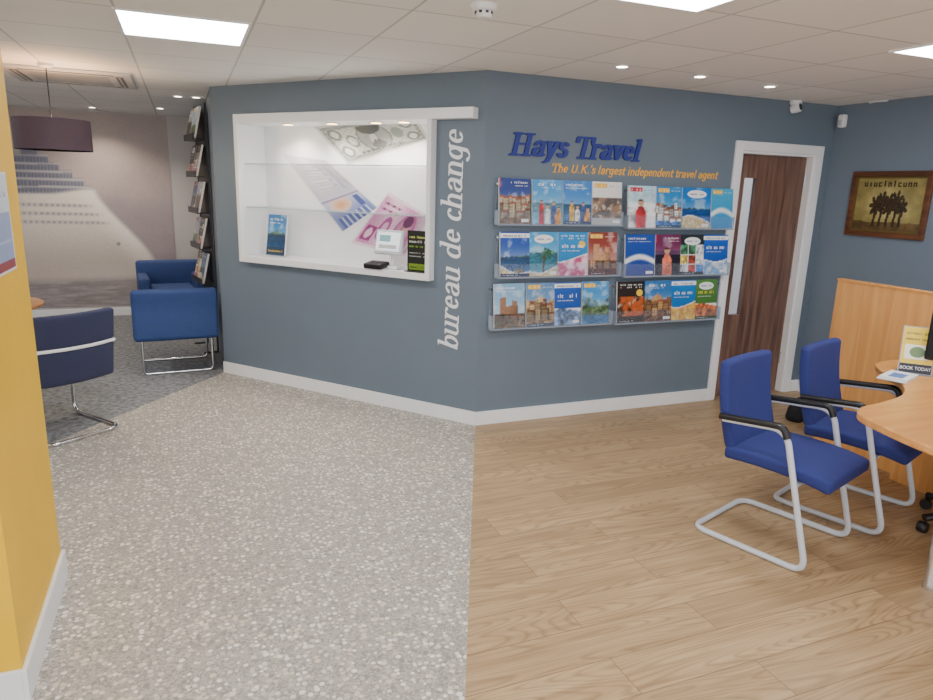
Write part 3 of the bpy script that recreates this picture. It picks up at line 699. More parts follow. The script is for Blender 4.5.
# ================================================================== BROCHURES
W_ = (244, 244, 244); sdn = [0]
def brochure(fr, u, z, n, w, h, tilt, spec, label, group, thick=.016):
    kind, c1, c2, c3 = spec; sdn[0] += 1; sd = sdn[0]; rnd = random.Random(sd)
    mb = MB(C(236, 236, 234)); mb.box(-w / 2, -thick, 0, w / 2, 0, h)
    mb.picture(-w / 2, 0, w, h, -thick - .0004, painter(kind, c1, c2, c3, sd), 30, 42, INK)
    ar = Art(mb, -w / 2, 0, w, h, -thick - .0006, .0004)
    if kind == 'palm':
        ar.poly([(.46, .1), (.53, .1), (.55, .5), (.5, .5)], (84, 66, 48))
        for a in range(0, 360, 40): ar.poly([(.53, .52), (.53 + .2 * cos(R(a + 14)), .53 + .13 * sin(R(a + 14))), (.53 + .34 * cos(R(a - 8)), .47 + .16 * sin(R(a - 8))), (.53 + .2 * cos(R(a - 6)), .5 + .1 * sin(R(a - 6)))], (36, 92, 56))
    tc = W_ if sum(c1) < 560 else (40, 60, 110)
    dk = tuple(int(x * .5) for x in c1)
    # small titles, each cover set out its own way
    st = (sd * 5 + len(kind)) % 7
    if st == 0: ar.words(.08, .88, .62, .055, tc, 6); ar.words(.08, .82, .8, .022, tc, 13)
    elif st == 1: ar.rect(.0, .87, 1, .97, W_); ar.words(.1, .89, .8, .055, dk, 7)
    elif st == 2: ar.words(.2, .86, .6, .07, tc, 4); ar.words(.3, .81, .4, .025, tc, 8)
    elif st == 3: ar.rect(.06, .86, .5, .96, (200, 40, 60) if sd % 2 else (245, 196, 60)); ar.words(.1, .885, .36, .05, W_, 4); ar.words(.56, .89, .36, .025, tc, 6)
    elif st == 4: ar.words(.1, .9, .8, .04, tc, 9); ar.words(.1, .84, .8, .04, tc, 8); ar.disc(.8, .72, .12, .085, (240, 200, 60) if sd % 2 else W_)
    elif st == 5: ar.disc(.5, .84, .34, .1, W_, 24); ar.words(.26, .82, .5, .045, (30, 70, 150), 6)
    else: ar.words(.36, .89, .56, .05, tc, 6); ar.words(.5, .83, .42, .025, tc, 8); ar.rect(.0, .8, .04, 1, (230, 60, 90))
    if kind in ('text', 'solid'): ar.words(.12, .64, .76, .09, c3 if kind == 'text' else tc, 6); ar.words(.12, .56, .6, .03, tc, 11)
    if sd % 3 == 0: ar.rect(0, 0, 1, .07, dk); ar.words(.1, .025, .5, .022, W_, 10)
    elif sd % 3 == 1: ar.rect(.7, .04, .94, .11, W_)
    o = mb.build('brochure', loc=fr.pt(u, z, n), rot=(-tilt, 0, fr.rz), smooth=False, recalc=False)
    return tag(o, label, 'brochure', group)
SK = (50, 150, 220); NV = (24, 56, 140); SE = (30, 110, 170)
ROWS = [
 ('top', [(497, 622, 226, 178), (627, 733, 228, 187)], [
  (499, 531, 180, 223, ('building', NV, (120, 90, 70), (190, 170, 140)), 'navy brochure with tan buildings, at the left end of the top row'),
  (532, 563, 181, 224, ('family', SK, (120, 190, 220), (190, 50, 60)), 'sky blue brochure with a family group, second along the top row'),
  (563, 592, 182, 225, ('family', (20, 120, 210), SE, (230, 180, 70)), 'bright blue brochure with people in the sea, third along the top row'),
  (592, 622, 183, 224, ('band', (238, 238, 236), (150, 120, 96), (90, 80, 76)), 'white brochure with a brown photo band, right end of the top left rack'),
  (628, 656, 186, 228, ('person', (170, 215, 238), (235, 235, 235), (200, 40, 50)), 'pale blue brochure with a figure in red, left end of the top right rack'),
  (656, 682, 188, 228, ('building', (40, 140, 210), (40, 100, 170), (236, 236, 232)), 'sky blue brochure with white villas, second in the top right rack'),
  (682, 711, 189, 228, ('beach', (24, 120, 210), (20, 100, 190), (220, 190, 130)), 'blue brochure with a sandy shore, third in the top right rack'),
  (711, 733, 191, 227, ('swirl', (70, 180, 225), (30, 140, 205), (240, 240, 240)), 'cyan brochure with a white wave, at the right end of the top row')]),
 ('middle', [(497, 620, 277, 231), (624, 729, 276, 235)], [
  (500, 530, 233, 275, ('beach', (24, 74, 170), (30, 90, 150), (120, 110, 90)), 'deep blue seaside brochure at the left end of the middle row'),
  (529, 558, 233, 276, ('palm', (60, 160, 220), (60, 150, 180), (40, 120, 70)), 'sky blue brochure with a green palm, second along the middle row'),
  (558, 588, 234, 276, ('solid', (30, 150, 225), (200, 80, 130), (244, 210, 220)), 'bright blue brochure with a pink picture foot, third in the middle row'),
  (588, 617, 234, 275, ('castle', (150, 60, 50), (90, 40, 40), (200, 150, 110)), 'red-brown brochure with old towers, right end of the middle left rack'),
  (625, 655, 236, 276, ('swirl', (30, 80, 180), (24, 54, 140), (235, 235, 235)), 'blue brochure with a white swirl, left end of the middle right rack'),
  (655, 681, 236, 275, ('person', (130, 40, 90), (30, 24, 50), (230, 120, 90)), 'plum brochure with an orange figure, second in the middle right rack'),
  (680, 704, 237, 274, ('collage', (36, 44, 46), (80, 110, 60), (150, 60, 40)), 'dark brochure with a photo mosaic cover, third in the middle right rack'),
  (703, 728, 235, 273, ('solid', (20, 96, 205), (230, 235, 240), (120, 170, 220)), 'royal blue brochure with a white picture foot, right end of the middle row')]),
 ('bottom', [(491, 611, 328, 282), (615, 719, 322, 280)], [
  (494, 525, 285, 327, ('castle', (130, 180, 220), (110, 90, 70), (150, 112, 84)), 'pale sky brochure with a brown castle, left end of the bottom row'),
  (526, 555, 284, 326, ('dome', (100, 145, 195), (150, 120, 90), (205, 174, 130)), 'brochure with a sandstone dome on grey-blue sky, second along the bottom row'),
  (554, 581, 284, 325, ('text', (24, 90, 190), (60, 100, 160), (238, 238, 240)), 'blue brochure with a white title, third along the bottom row'),
  (582, 609, 283, 323, ('mountain', (60, 150, 220), (50, 120, 170), (120, 136, 130)), 'light blue brochure with grey-green hills, right end of the bottom left rack'),
  (617, 645, 284, 322, ('band', (30, 26, 32), (190, 90, 40), (60, 34, 30)), 'black brochure with an orange photo band, left end of the bottom right rack'),
  (643, 672, 282, 321, ('dome', (50, 120, 190), (110, 70, 50), (190, 146, 96)), 'blue brochure with an ochre domed building, second in the bottom right rack'),
  (671, 696, 281, 319, ('solid', (30, 130, 215), (244, 204, 60), (220, 150, 60)), 'blue brochure with a yellow picture foot, third in the bottom right rack'),
  (695, 717, 280, 318, ('text', (80, 136, 60), (190, 60, 46), (240, 214, 70)), 'green brochure with a yellow title, right end of the bottom right rack')]),
]
for row, racks, br in ROWS:
    for k, (xa, xb, yb, yt) in enumerate(racks):
        ua = FB.uz(xa, (yb + yt) / 2, .06)[0]
        ub2 = FB.uz(xb, (yb + yt) / 2, .06)[0]
        bl = br[k * 4:(k + 1) * 4]
        zl = sum(FB.uz((b[0] + b[1]) / 2, b[3], .07)[1] for b in bl) / 4
        zt = sum(FB.uz((b[0] + b[1]) / 2, b[2], .05)[1] for b in bl) / 4
        hgt = zt - zl
        t = fthing(FB, ua, zl, 0, 'brochure_rack', 'clear acrylic brochure rack, %s row, %s' % (row, 'nearer the lettered corner' if k == 0 else 'beside the door frame'), 'brochure rack', 'acrylic brochure racks')
        w = ub2 - ua
        MB(ACRY).box(0, -.03, -.01, w, -.027, hgt * .95).build('back_plate', t, smooth=False)
        MB(ACRYE).box(0, -.09, -.012, w, -.027, -.004).build('tray', t, smooth=False)
        MB(ACRY).box(0, -.09, -.012, w, -.087, hgt * .3).build('front_lip', t, smooth=False)
        for xx in (0, w - .004): MB(ACRYE).prism_z([(xx, -.09), (xx + .004, -.09), (xx + .004, -.027), (xx, -.027)], -.012, hgt * .3).build('end_cheek', t, smooth=False)
        for xx in (.01, w - .01):
            for zz in (.02, hgt * .9):
                MB(CHROME).tube([(xx, 0, zz), (xx, -.038, zz)], .008, 10).build('standoff', t)
        for b in bl:
            u0 = FB.uz(b[0], (b[2] + b[3]) / 2, .06)[0]; u1 = FB.uz(b[1], (b[2] + b[3]) / 2, .06)[0]
            brochure(FB, (u0 + u1) / 2, zl - .003, .058, u1 - u0 - .006, hgt + .012, R(6), b[4], b[5], 'brochures on the %s row' % row)
# ================================================================== TALL SIDE RACK
aR = R(10)
FR = Fr((KL.x - .055, KL.y + 1.0, 0), (sin(aR), -cos(aR), 0))
rk = thing('brochure_rack', 'tall dark brochure rack rising to the ceiling behind the blue armchairs', 'brochure rack', FR.pt(0, 0), FR.rz)
mb = MB(DGREY)
for xx in (-.235, .221): mb.box(xx, -.016, 0, xx + .014, 0, 2.34)
mb.box(-.235, -.14, 0, -.221, 0, .016); mb.box(.221, -.14, 0, .235, 0, .016); mb.box(-.221, -.008, .55, .221, -.002, 2.34)
mb.build('back_frame', rk, smooth=False)
specs = [('collage', (40, 44, 56), (70, 70, 80), (150, 140, 130)), ('mountain', (150, 165, 185), (70, 80, 100), (190, 192, 200)), ('beach', (40, 80, 130), (40, 80, 120), (180, 160, 120)), ('text', (40, 44, 56), (150, 60, 60), (220, 220, 220)), ('building', (170, 176, 186), (80, 80, 90), (120, 112, 110))]
names = ['mosaic covered', 'pale grey', 'sea blue', 'charcoal', 'silver']; tier = ['lowest', 'second lowest', 'middle', 'second highest', 'top']
for i in range(5):
    z = .68 + i * .335
    MB(DGREY).box(-.221, -.12, z - .006, .221, -.008, z).box(-.221, -.123, z - .006, .221, -.12, z + .05).build('tray', rk, smooth=False)
    for j in range(2):
        sp = specs[(i + 2 * j) % 5]; nm = names[(i + 2 * j) % 5]
        brochure(FR, -.108 + j * .212, z + .002, .096, .2, .29, R(13), sp, '%s brochure, %s of two in the %s tier of the tall dark rack' % (nm, ['left', 'right'][j], tier[i]), 'brochures in the tall dark rack', .018)
# ================================================================== MURAL
mp = lambda x, y: FM.uz(x, y, .01)
mu0 = -5.6; mu1 = mp(172, 200)[0]; mz0, mz1 = bh + .02, HC - .01
iM = M.inverted()
def project(P):
    v = iM @ P; return CX + F * v.x / -v.z, CY - F * v.y / -v.z
# the ship picture is laid out once on a flat reference sheet, then printed at its place on the wall
sx0, sy0 = project(FM.pt(-4.0, 1.0)); sx1, _ = project(FM.pt(-2.0, 1.0)); _, sy1 = project(FM.pt(-4.0, 2.0))
kx = (sx1 - sx0) / 2; ky = sy1 - sy0
def ship(a, b):
    u = mu0 + a * (mu1 - mu0); z = mz0 + b * (mz1 - mz0)
    x = sx0 + (u + 4) * kx; y = sy0 + (z - 1) * ky + (u + 4) * 1.2
    n1 = fb(x * .02, y * .03, 3)
    c = mix((160, 148, 156), (190, 176, 170), ss(280, 120, y) * .8 + .3 * n1)  # sky paler and warmer upward: pendant glow put into the ink
    # stepped decks climbing to the upper left
    prof = 186
    for x0, x1, yt in ((-60, 92, 184), (-60, 84, 176), (-40, 74, 168), (-30, 62, 160), (16, 52, 152)):
        if x0 <= x <= x1: prof = yt
    if x < 93:
        k = ss(prof - 1.5, prof + 1.5, y) * ss(200, 192, y)
        st = (y - 152) % 8
        sc = (134, 136, 154)
        if st < 2: sc = (190, 186, 192)
        elif st > 3.2 and (x % 3.4) < 2.2: sc = (108, 112, 134)
        c = mix(c, sc, k * .9)
    k = ss(9, 6.5, abs(x - 34.5)) * ss(139, 142, y) * ss(154, 151, y); c = mix(c, (128, 128, 144), k)
    # hull: bright deck edge sweeping down and right to the bow
    top = 192 - 5 * ss(46, 90, x)
    bow = 94 + 60 * ss(184, 280, y) ** .85
    k = ss(top - 2.5, top + 2.5, y) * ss(bow + 4, bow - 4, x)
    t = ss(190, 285, y)
    hc = mix((250, 240, 228), (218, 204, 196), t); hc = mix(hc, (255, 251, 244), ss(34, 4, bow - x) * .9 * ss(290, 230, y))
    hc = mix(hc, tuple(v * .92 for v in hc), ss(6, 36, bow - x) * ss(210, 270, y))
    for yy in (203, 212, 221):
        d = abs(y - yy - x * .02); f_ = ss(bow - 8, bow - 26, x)
        hc = mix(hc, (204, 192, 190), ss(2.8, 1.2, d) * f_ * .5)
        if (x % 5.5) < 3: hc = mix(hc, (156, 150, 160), ss(1.9, .8, d) * f_ * .7)
    if math.hypot(x - 114, y - 246) < 2: hc = (160, 150, 154)
    c = mix(c, hc, k)
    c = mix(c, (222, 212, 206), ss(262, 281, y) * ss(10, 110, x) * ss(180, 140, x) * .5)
    c = mix(c, tuple(v * (1 + .2 * fb(x * .05, y * .4, 8)) for v in (146, 138, 142)), ss(280, 290, y) * .8)
    return c
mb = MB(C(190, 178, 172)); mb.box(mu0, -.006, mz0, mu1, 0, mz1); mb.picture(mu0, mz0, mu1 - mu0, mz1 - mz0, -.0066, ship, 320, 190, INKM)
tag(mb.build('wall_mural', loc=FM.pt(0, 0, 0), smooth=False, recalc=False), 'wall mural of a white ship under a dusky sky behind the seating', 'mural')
# ================================================================== PENDANT + TABLE
TB = at_z(38, 303, .73); TBx, TBy = TB.x - .4, TB.y + .02
r = ray(53, 135); tpar = ((TBy - CP.y) / r.y) * .97; pl = CP + r * tpar
pxw = 60 * (pl - CP).length / 720
t = thing('pendant_lamp', 'dark aubergine drum pendant lamp over the corner table', 'lamp', (pl.x, pl.y, HC))
dz0 = pl.z - HC; pr = pxw / 2; ph = pr * .86
mb = MB(SHADE); mb.lathe([(pr, dz0 - ph / 2), (pr, dz0 + ph / 2), (pr - .006, dz0 + ph / 2), (pr - .006, dz0 - ph / 2), (pr, dz0 - ph / 2)], 48); mb.build('lamp_shade', t)
MB(WARM).lathe([(pr - .008, dz0 - ph / 2 + .02), (.001, dz0 - ph / 2 + .02)], 40).build('diffuser', t)
MB(BLACK).tube([(0, 0, 0), (0, 0, dz0 - .02)], .004, 8).build('cord', t)
MB(WHITEM).lathe([(.05, 0), (.045, -.02), (.01, -.03)], 20).build('ceiling_rose', t)
MB(WARM).lathe([(.001, -.1), (.03, -.08), (.036, -.05), (.015, 0), (.001, .0)], 16, (0, 0, dz0 + .03)).build('bulb', t)
def lamp(kind, energy, col, loc, size=.05, **kw):
    ld = bpy.data.lights.new('lamp', kind); ld.energy = energy; ld.color = col; ld.shadow_soft_size = size
    for k, v in kw.items(): setattr(ld, k, v)
    lo = bpy.data.objects.new('lamp_light', ld); COL.objects.link(lo); lo.location = loc; return lo
lamp('POINT', 12, (1, .78, .5), (pl.x + .06, pl.y, pl.z + .09)); lamp('POINT', 30, (1, .8, .55), (pl.x + .06, pl.y, pl.z - ph / 2 - .03))
lamp('POINT', 45, (.96, .98, 1), (2.9, 1.0, 2.2), .15)      # added unseen lamp, brightens the office behind the door glass
t = thing('table', 'round oak corner table under the dark pendant lamp', 'table', (TBx, TBy, 0))
MB(TABLEW).lathe([(.001, .7), (.41, .7), (.43, .71), (.43, .725), (.42, .73), (.001, .73)], 48).build('table_top', t)
MB(CHROME).lathe([(.035, .012), (.035, .7)], 20).build('pedestal', t)
MB(CHROME).lathe([(.001, .02), (.2, .016), (.25, .006), (.25, 0), (.001, 0)], 36).build('base', t)
# ================================================================== CHAIRS
def visitor_chair(loc, rz, label):
    t = thing('visitor_chair', label, 'chair', loc, rz, 'blue visitor chairs at the desk'); s = .255
    path = [(s, .2, .615), (s, -.1, .645), (s, -.27, .015), (s, .29, .015), (-s, .29, .015), (-s, -.27, .015), (-s, -.1, .645), (-s, .2, .615)]
    MB(TUBE).tube(fillet(path, .075, 8), .0142, 12).build('frame', t)
    MB(TUBE).tube([(-s, -.165, .395), (s, -.165, .395)], .011, 10).build('crossbar', t)
    MB(BLUE).rbox((0, -.06, .438), (.47, .5, .062), .02, fn=lambda p: (p.x, p.y, p.z + .014 * cos(p.y * 6) - .12 * max(0, -.2 - p.y) * .8)).build('seat', t)
    MB(BLUE).rbox((0, .185, .67), (.45, .055, .43), .022, fn=lambda p: (p.x, p.y + (p.z - .45) * .16 - .35 * p.x * p.x + .02 * sin((p.z - .47) * 7), p.z)).build('backrest', t)
    MB(BLACK).box(-.2, .165, .45, .2, .19, .49).build('back_bracket', t, bevel=.005)
    for sg in (-1, 1):
        x = sg * s
        p = fillet([(x, .215, .624), (x, -.085, .654), (x, -.108, .605)], .045, 8)
        MB(BLACK).tube(p, .0185, 12, flat=.92).build('armrest', t)
    return t
vc = visitor_chair((.80, -1.96, 0), R(19), 'royal blue cantilever chair with grey tube frame, nearest the camera')
dup(vc, (1.46, -1.83, 0), R(20), 'royal blue cantilever chair half hidden behind the other, touching the desk')
t = thing('tub_chair', 'navy cantilever chair with a white band round its back at the corner table', 'chair', (-2.69, .74, 0), R(-143))
s = .24
MB(CHROME).tube(fillet([(s, .05, .42), (s, -.24, .42), (s, -.27, .014), (s, .28, .014), (-s, .28, .014), (-s, -.27, .014), (-s, -.24, .42), (-s, .05, .42)], .09, 8), .014, 12).build('frame', t)
bf = lambda p: (p.x, p.y + (p.z - .4) * .15 - .75 * p.x * p.x, p.z)
MB(NAVY).rbox((0, -.02, .42), (.52, .5, .1), .03).build('seat', t)
MB(NAVY).rbox((0, .24, .72), (.54, .075, .21), .022, fn=bf).build('upper_back', t)
MB(NAVY).rbox((0, .24, .485), (.54, .075, .23), .022, fn=bf).build('lower_back', t)
MB(WHITE).rbox((0, .241, .608), (.548, .082, .022), .008, fn=bf).build('back_band', t)
def armchair(loc, rz, label, w=.68):
    t = thing('armchair', label, 'armchair', loc, rz, 'blue armchairs by the rack'); h = w / 2
    MB(LBLUE).rbox((0, 0, .37), (w - .02, .62, .13), .02).build('seat_base', t)
    MB(LBLUE).rbox((0, -.06, .45), (w - .24, .5, .1), .03).build('seat_cushion', t)
    MB(LBLUE).rbox((0, .27, .53), (w, .12, .44), .035, fn=lambda p: (p.x, p.y + max(0, p.z - .6) * .25, p.z)).build('backrest', t)
    for sg in (-1, 1): MB(LBLUE).rbox((sg * (h - .055), -.04, .47), (.11, .56, .3), .03).build('armrest', t)
    for y in (-.24, .26):
        MB(CHROME).tube(fillet([(-h + .06, y, .32), (-h + .06, y, .013), (h - .06, y, .013), (h - .06, y, .32)], .04, 6), .012, 10).build('leg_loop', t)
    return t
ac = armchair((KL.x - .39, KL.y + .33, 0), R(184), 'blue armchair on chrome loops beside the end of the slate wall')
dup(ac, (KL.x - .43, 4.0, 0), R(6), 'blue armchair further back, mostly hidden behind the nearer armchair')
# ================================================================== DESK AREA
XP = 2.15
r = ray(838, 280); tp = (XP - CP.x) / r.x; pp = CP + r * tp
t = thing('desk_screen', 'tall maple veneer partition panel standing behind the desk', 'partition', (XP, pp.y, 0))
MB(MAPLE).box(0, -2.2, 0, .04, 0, pp.z).build('panel', t, smooth=False, bevel=.002)
MB(MAPLET).box(-.004, -2.2, pp.z, .044, .004, pp.z + .012).build('top_edge', t, smooth=False, bevel=.002)
t = thing('desk', 'wave-shaped maple desk with a rounded end and chrome legs', 'desk', (1.5, -2.4, 0))
out = [(2.14, -1.57), (1.97, -1.57), (1.82, -1.61), (1.7, -1.74), (1.57, -1.95), (1.37, -2.1), (1.15, -2.16), (.97, -2.19), (.87, -2.26), (.82, -2.4), (.78, -2.6), (.76, -2.85), (.8, -3.02), (1.0, -3.08), (1.3, -3.1), (2.14, -3.1)]
sm = smoothc([(a - 1.5, b + 2.4, 0) for a, b in out], 5)
DZ = .735
MB(MAPLET).prism_z([(p.x, p.y) for p in sm], DZ - .035, DZ).build('desk_top', t, smooth=True, bevel=.006)
MB(MAPLE).box(.38, .3, .08, .63, .32, DZ - .036).build('modesty_panel', t, smooth=False)
MB(MAPLE).box(.56, .33, .0, .63, .75, DZ - .036).build('side_panel', t, smooth=False)
lg = at_z(929, 588)
for p in ((lg.x, lg.y), (1.2, -2.95), (1.95, -2.95)): MB(CHROME).lathe([(.03, 0), (.03, .02), (.026, .03), (.026, DZ - .05), (.045, DZ - .04), (.045, DZ - .036)], 20, (p[0] - 1.5, p[1] + 2.4, 0)).build('leg', t)
q = at_z(914, 374, DZ)
t = thing('desk_sign', 'yellow leaflet holder on the desk with BOOK TODAY along its foot', 'sign', (q.x, q.y, DZ), R(-48))
T = Matrix.Rotation(R(-12), 4, 'X')
mb = MB(ACRYE); mb.box(-.08, -.004, 0, .08, 0, .26, T=T); mb.box(-.08, -.03, 0, .08, .07, .004); mb.build('holder', t, smooth=False)
mb = MB(); ar = Art(mb, -.075, .005, .15, .25, -.0042); ar.rect(0, 0, 1, 1, (240, 208, 70)).rect(0, 0, 1, .2, (40, 46, 60)).rect(.1, .3, .9, .62, (245, 240, 225)).disc(.5, .46, .25, .12, (110, 140, 96)).words(.1, .84, .8, .06, (50, 50, 60), 8).words(.1, .72, .7, .05, (50, 50, 60), 8)
mb.v = [tuple(T @ Vector(v)) for v in mb.v]; mb.build('leaflet', t, smooth=False, recalc=False)
ftext('BOOK TODAY', .026, SIGNW, t, T @ Vector((0, -.0095, .03)), (pi / 2 - R(12), 0, 0), sx=.85)
q = at_z(897, 378, DZ)
mb = MB(C(235, 235, 238))
for i in range(4): mb.box(-.1 + .004 * i, -.07, i * .004, .1 + .003 * i, .07 - .003 * i, i * .004 + .0036)
mb.use(C(70, 120, 190)); mb.box(-.06, -.04, .0158, .05, .03, .0162)
tag(mb.build('leaflet_stack', loc=(q.x, q.y, DZ + .0005), rot=(0, 0, R(20)), smooth=False), 'low stack of pale leaflets on the desk before the yellow sign', 'leaflets')
q = at_z(932, 376, DZ)
t = thing('monitor', 'black computer monitor at the right edge of the desk', 'monitor', (q.x + .03, q.y - .12, DZ), R(-66))
MB(BLACK).rbox((0, .03, .008), (.2, .16, .016), .007).build('base', t)
MB(BLACK).box(-.03, .03, .01, .03, .05, .2).build('stand', t, bevel=.004)
MB(BLACK).rbox((.0, 0, .24), (.34, .035, .3), .012).build('housing', t)
MB(pmat('dark_screen', (14, 16, 20), .1)).box(-.155, -.0195, .105, .155, -.0178, .375).build('display', t, smooth=False)
q = at_z(921, 532)
t = thing('office_chair', 'black office chair on a castor base tucked under the desk', 'chair', (q.x + .27, q.y - .11, 0))
for k in range(5):
    a = R(158 + 72 * k); ex, ey = .29 * cos(a), .29 * sin(a)
    lg = MB(BLACK).tube([(0, 0, .13), (ex * .5, ey * .5, .11), (ex, ey, .08)], .02, 10).build('base_leg', t)
    T = Matrix.Translation((ex, ey, .03)) @ Matrix.Rotation(a + .6, 4, 'Z') @ Matrix.Rotation(pi / 2, 4, 'X')
    MB(BLACK).lathe([(.001, -.022), (.026, -.022), (.03, -.015), (.03, .015), (.026, .022), (.001, .022)], 18, T=T).build('castor', lg)
MB(DGREY).lathe([(.03, .1), (.03, .42)], 16).build('gas_column', t)
MB(BLACKF).rbox((0.05, -.12, .46), (.34, .34, .08), .035).build('seat', t)
q = at_z(797, 419)
t = thing('bag', 'small black bag on the floor behind the blue chairs', 'bag', (q.x, q.y, 0), R(25))
MB(BLACKF).rbox((0, 0, .075), (.24, .13, .15), .05, fn=lambda p: (p.x * (1.08 - p.z * 1.2), p.y * (1.1 - p.z * 2.2), p.z + .012 * sin(p.x * 30))).build('body', t)
MB(BLACK).tube(smoothc([(-.06, 0, .13), (-.05, -.02, .17), (0, -.03, .18), (.05, -.02, .17), (.06, 0, .13)]), .006, 8).build('handle', t)
# ================================================================== PICTURE ON RIGHT WALL
a0, zt_ = FC.uz(853, 173, .015); a1, zb_ = FC.uz(845, 236, .015); a2, zt2 = FC.uz(936, 169, .015); _, zb2 = FC.uz(930, 240, .015)
pw = a2 - (a0 + a1) / 2; pz0 = (zb_ + zb2) / 2; phh = (zt_ + zt2) / 2 - pz0
t = fthing(FC, (a0 + a1) / 2, pz0, 0, 'framed_picture', 'framed gold picture of dark palm silhouettes on the right wall', 'picture')
fw = .04; mb = MB(FRAMEW)
mb.box(0, -.025, 0, pw, 0, fw); mb.box(0, -.025, phh - fw, pw, 0, phh); mb.box(0, -.025, fw, fw, 0, phh - fw); mb.box(pw - fw, -.025, fw, pw, 0, phh - fw)
mb.build('frame', t, smooth=False, bevel=.004)
def gold(a, b):
    c = mix((156, 142, 84), (216, 200, 138), ss(.75, .1, ell(a, b, .5, .5, .6, .6))); c = tuple(v * (1 + .18 * fb(a * 6, b * 5, 77)) for v in c)
    if min(a, 1 - a) < .02 or min(b, 1 - b) < .04: return (110, 92, 46)
    if b < .18 + .03 * fb(a * 5, 0, 78): c = mix((84, 66, 38), (120, 96, 54), .5 + fb(a * 9, b * 9, 79))
    for cx, h, rr in ((.33, .48, .2), (.42, .56, .2), (.52, .5, .22), (.62, .57, .2), (.7, .47, .18)):
        if abs(a - cx - .04 * (b - .3)) < .018 and .1 < b < h: c = (52, 38, 24)
        d = math.hypot((a - cx) * 2.0, b - h + .01); g_ = math.atan2(b - h, (a - cx) * 2.0)
        if d < rr * (.5 + .5 * abs(sin(g_ * 3.5))) + .02 * fb(a * 22, b * 22, 80) and b > h - .18: c = mix((44, 34, 22), (80, 60, 34), .5 + fb(a * 25, b * 25, 81))
    return c
mb = MB(); mb.picture(fw, fw, pw - 2 * fw, phh - 2 * fw, -.008, gold, 110, 74, INK); ar = Art(mb, fw, fw, pw - 2 * fw, phh - 2 * fw, -.0085)
ar.words(.12, .82, .76, .11, (46, 34, 18), 7)
mb.build('print', t, smooth=False, recalc=False)
FP = Fr((px_, 0, 0), (0, 1, 0))
p0, _ = FP.uz(0, 230, .003); p1, _ = FP.uz(12, 230, .003); _, z1 = FP.uz(6, 172, .003); _, z0 = FP.uz(6, 274, .003)
mb = MB(C(235, 235, 240)); wp = .42
mb.box(-wp, -.003, 0, 0, 0, z1 - z0); ar = Art(mb, -wp, 0, wp, z1 - z0, -.003); ar.rect(.03, .03, .97, .97, (150, 165, 205)).rect(.03, .03, .97, .12, (150, 60, 70)).rect(.03, .6, .97, .97, (214, 222, 236)).words(.1, .75, .8, .06, (60, 70, 130), 9).words(.1, .3, .8, .03, (235, 235, 240), 10)
tag(mb.build('poster', loc=FP.pt(p1, z0, .0005), rot=(0, 0, FP.rz), smooth=False, recalc=False), 'pale blue poster with a red foot on the yellow pier', 'poster')
# ================================================================== CEILING FITTINGS
def panel(x, y, label):
    t = thing('ceiling_light', label, 'ceiling light', (x, y, HC), 0, 'square ceiling light panels')
    mb = MB(WHITE); w = .3
    mb.box(-w, -w, -.01, w, -w + .016, 0); mb.box(-w, w - .016, -.01, w, w, 0); mb.box(-w, -w + .016, -.01, -w + .016, w - .016, 0); mb.box(w - .016, -w + .016, -.01, w, w - .016, 0)
    mb.build('frame', t, smooth=False)
    MB(PANEL).box(-w + .016, -w + .016, -.006, w - .016, w - .016, -.001).build('diffuser', t, smooth=False)
panel(-1.79, -.3, 'bright square ceiling light panel before the bureau wall')
panel(-.14, -2.08, 'bright square ceiling light panel cut by the top edge of the photo')
panel(1.79, -1.93, 'bright square ceiling light panel above the desk at the right edge')
panel(-1.78, -3.3, 'bright square ceiling light panel behind the camera')
panel(.02, -4.5, 'bright square ceiling light panel far behind the camera')
panel(-4.18, 2.1, 'bright square ceiling light panel over the seating beyond the pier')
panel(1.82, -4.5, 'bright square ceiling light panel behind the desk')
def downlight(px, py, label, warm=DOWN, en=0):
    q = at_z(px, py, HC)
    t = thing('downlight', label, 'downlight', q, 0, 'round ceiling downlights')
    MB(WHITEM).lathe([(.05, 0), (.05, -.004), (.036, -.007), (.034, -.003)], 24).build('trim_ring', t)
    MB(warm).lathe([(.034, -.0035), (.001, -.004)], 20).build('lens', t)
    if en: lamp('SPOT', en, (1, .86, .68), (q.x, q.y, HC - .02), .03, spot_size=R(130), spot_blend=.8)
downlight(622, 66, 'first round downlight from the corner above the brochure wall')
downlight(700, 76, 'middle round downlight of the row above the brochure wall')
downlight(770, 86, 'round downlight above the door in the brochure wall row')
downlight(178, 96, 'round downlight above the tall dark rack')
downlight(196, 97, 'round downlight hard against the tall dark rack top')
downlight(92, 107, 'round downlight in front of the ship mural', en=55)
downlight(160, 108, 'round downlight at the right end of the ship mural', en=30)
q = at_z(484, 5, HC); t = thing('smoke_detector', 'white round smoke detector on the ceiling near the top edge', 'smoke detector', q)
MB(WHITEM).lathe([(.055, 0), (.055, -.012), (.05, -.02), (.04, -.024), (.001, -.024)], 28).build('base', t)
MB(WHITEM).lathe([(.034, -.024), (.036, -.04), (.028, -.05), (.001, -.053)], 24).build('sensor_cap', t)
mb = MB(DGREY)
for k in range(8): a = R(45 * k); mb.box(-.006, -.003, -.036, .006, .003, -.026, T=Matrix.Rotation(a, 4, 'Z') @ Matrix.Translation((.0, .035, 0)))
mb.build('vent_slot', t, smooth=False)
q = at_z(796, 101, HC); t = thing('security_camera', 'small white security camera on the ceiling above the door', 'security camera', q)
MB(WHITEM).lathe([(.045, 0), (.045, -.02), (.035, -.03), (.001, -.03)], 24).build('mount', t)
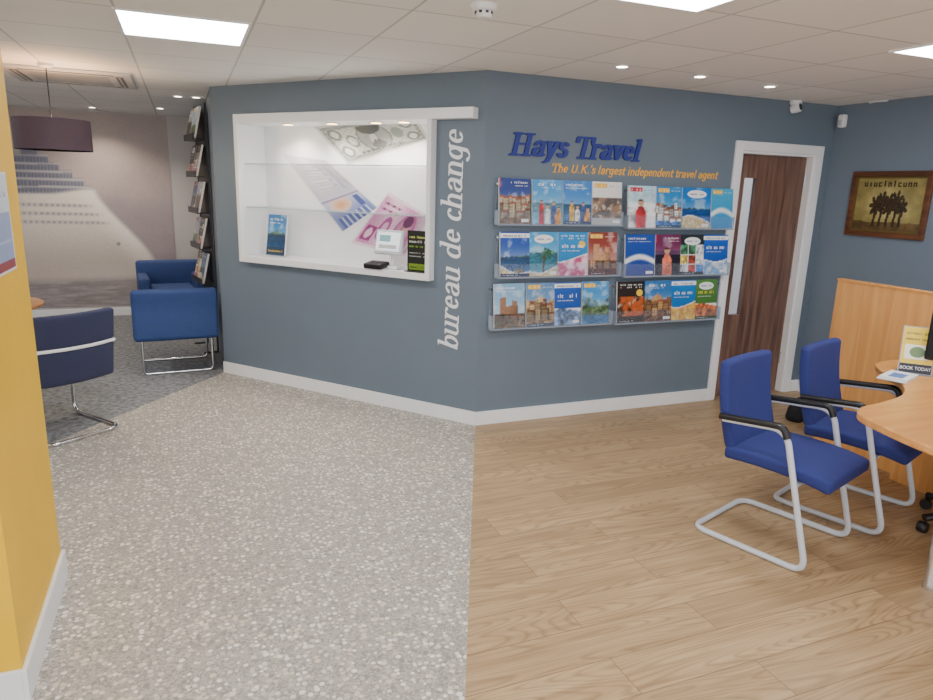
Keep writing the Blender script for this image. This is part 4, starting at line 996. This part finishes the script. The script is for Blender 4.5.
T = Matrix.Translation((-.01, -.02, -.055)) @ Matrix.Rotation(R(20), 4, 'Z') @ Matrix.Rotation(R(75), 4, 'X')
MB(WHITEM).lathe([(.001, -.04), (.03, -.035), (.038, 0), (.036, .03), (.03, .034)], 22, T=T).build('housing', t)
MB(BLACK).lathe([(.028, .033), (.026, .036), (.001, .037)], 20, T=T).build('lens', t)
u, z = FC.uz(842, 121, .03); t = fthing(FC, max(.05, u), z, 0, 'motion_sensor', 'small white motion sensor high in the right corner', 'sensor')
MB(WHITEM).rbox((0, -.025, 0), (.06, .05, .1), .015).build('housing', t)
MB(C(200, 205, 210)).rbox((0, -.05, -.015), (.04, .012, .04), .005).build('lens', t)
q = at_z(885, 102, HC); t = thing('ceiling_vent', 'round grey ceiling vent near the right wall', 'vent', q)
MB(WHITEM).lathe([(.11, 0), (.11, -.006), (.095, -.01), (.09, -.004)], 32).build('rim', t)
MB(C(150, 152, 156)).lathe([(.089, -.004), (.06, -.008), (.05, -.004), (.03, -.008), (.001, -.008)], 32).build('grille', t)
q0 = at_z(10, 67, HC); q1 = at_z(128, 84, HC); q = (q0 + q1) / 2
t = thing('air_conditioner', 'square white ceiling air conditioning cassette above the seating', 'air conditioner', q)
w = .42; MB(ACW).box(-w, -w, -.02, w, w, 0).build('fascia', t, smooth=False, bevel=.008)
for k in range(4):
    T = Matrix.Rotation(R(90 * k), 4, 'Z')
    MB(C(70, 70, 74)).box(-.3, .31, -.0222, .3, .36, -.019, T=T).build('air_slot', t, smooth=False)
    MB(ACW).box(-.29, .33, -.025, .29, .34, -.0222, T=T).build('louvre', t, smooth=False)
mb = MB(C(140, 141, 144))
for i in range(12): mb.box(-.26, -.26 + i * .044, -.023, .26, -.236 + i * .044, -.02)
mb.build('grille', t, smooth=False)
# ================================================================== LIGHT
wd = bpy.data.worlds.new('world'); S.world = wd; wd.use_nodes = True
bg = wd.node_tree.nodes['Background']; bg.inputs['Color'].default_value = (.95, .97, 1, 1); bg.inputs['Strength'].default_value = 2.55
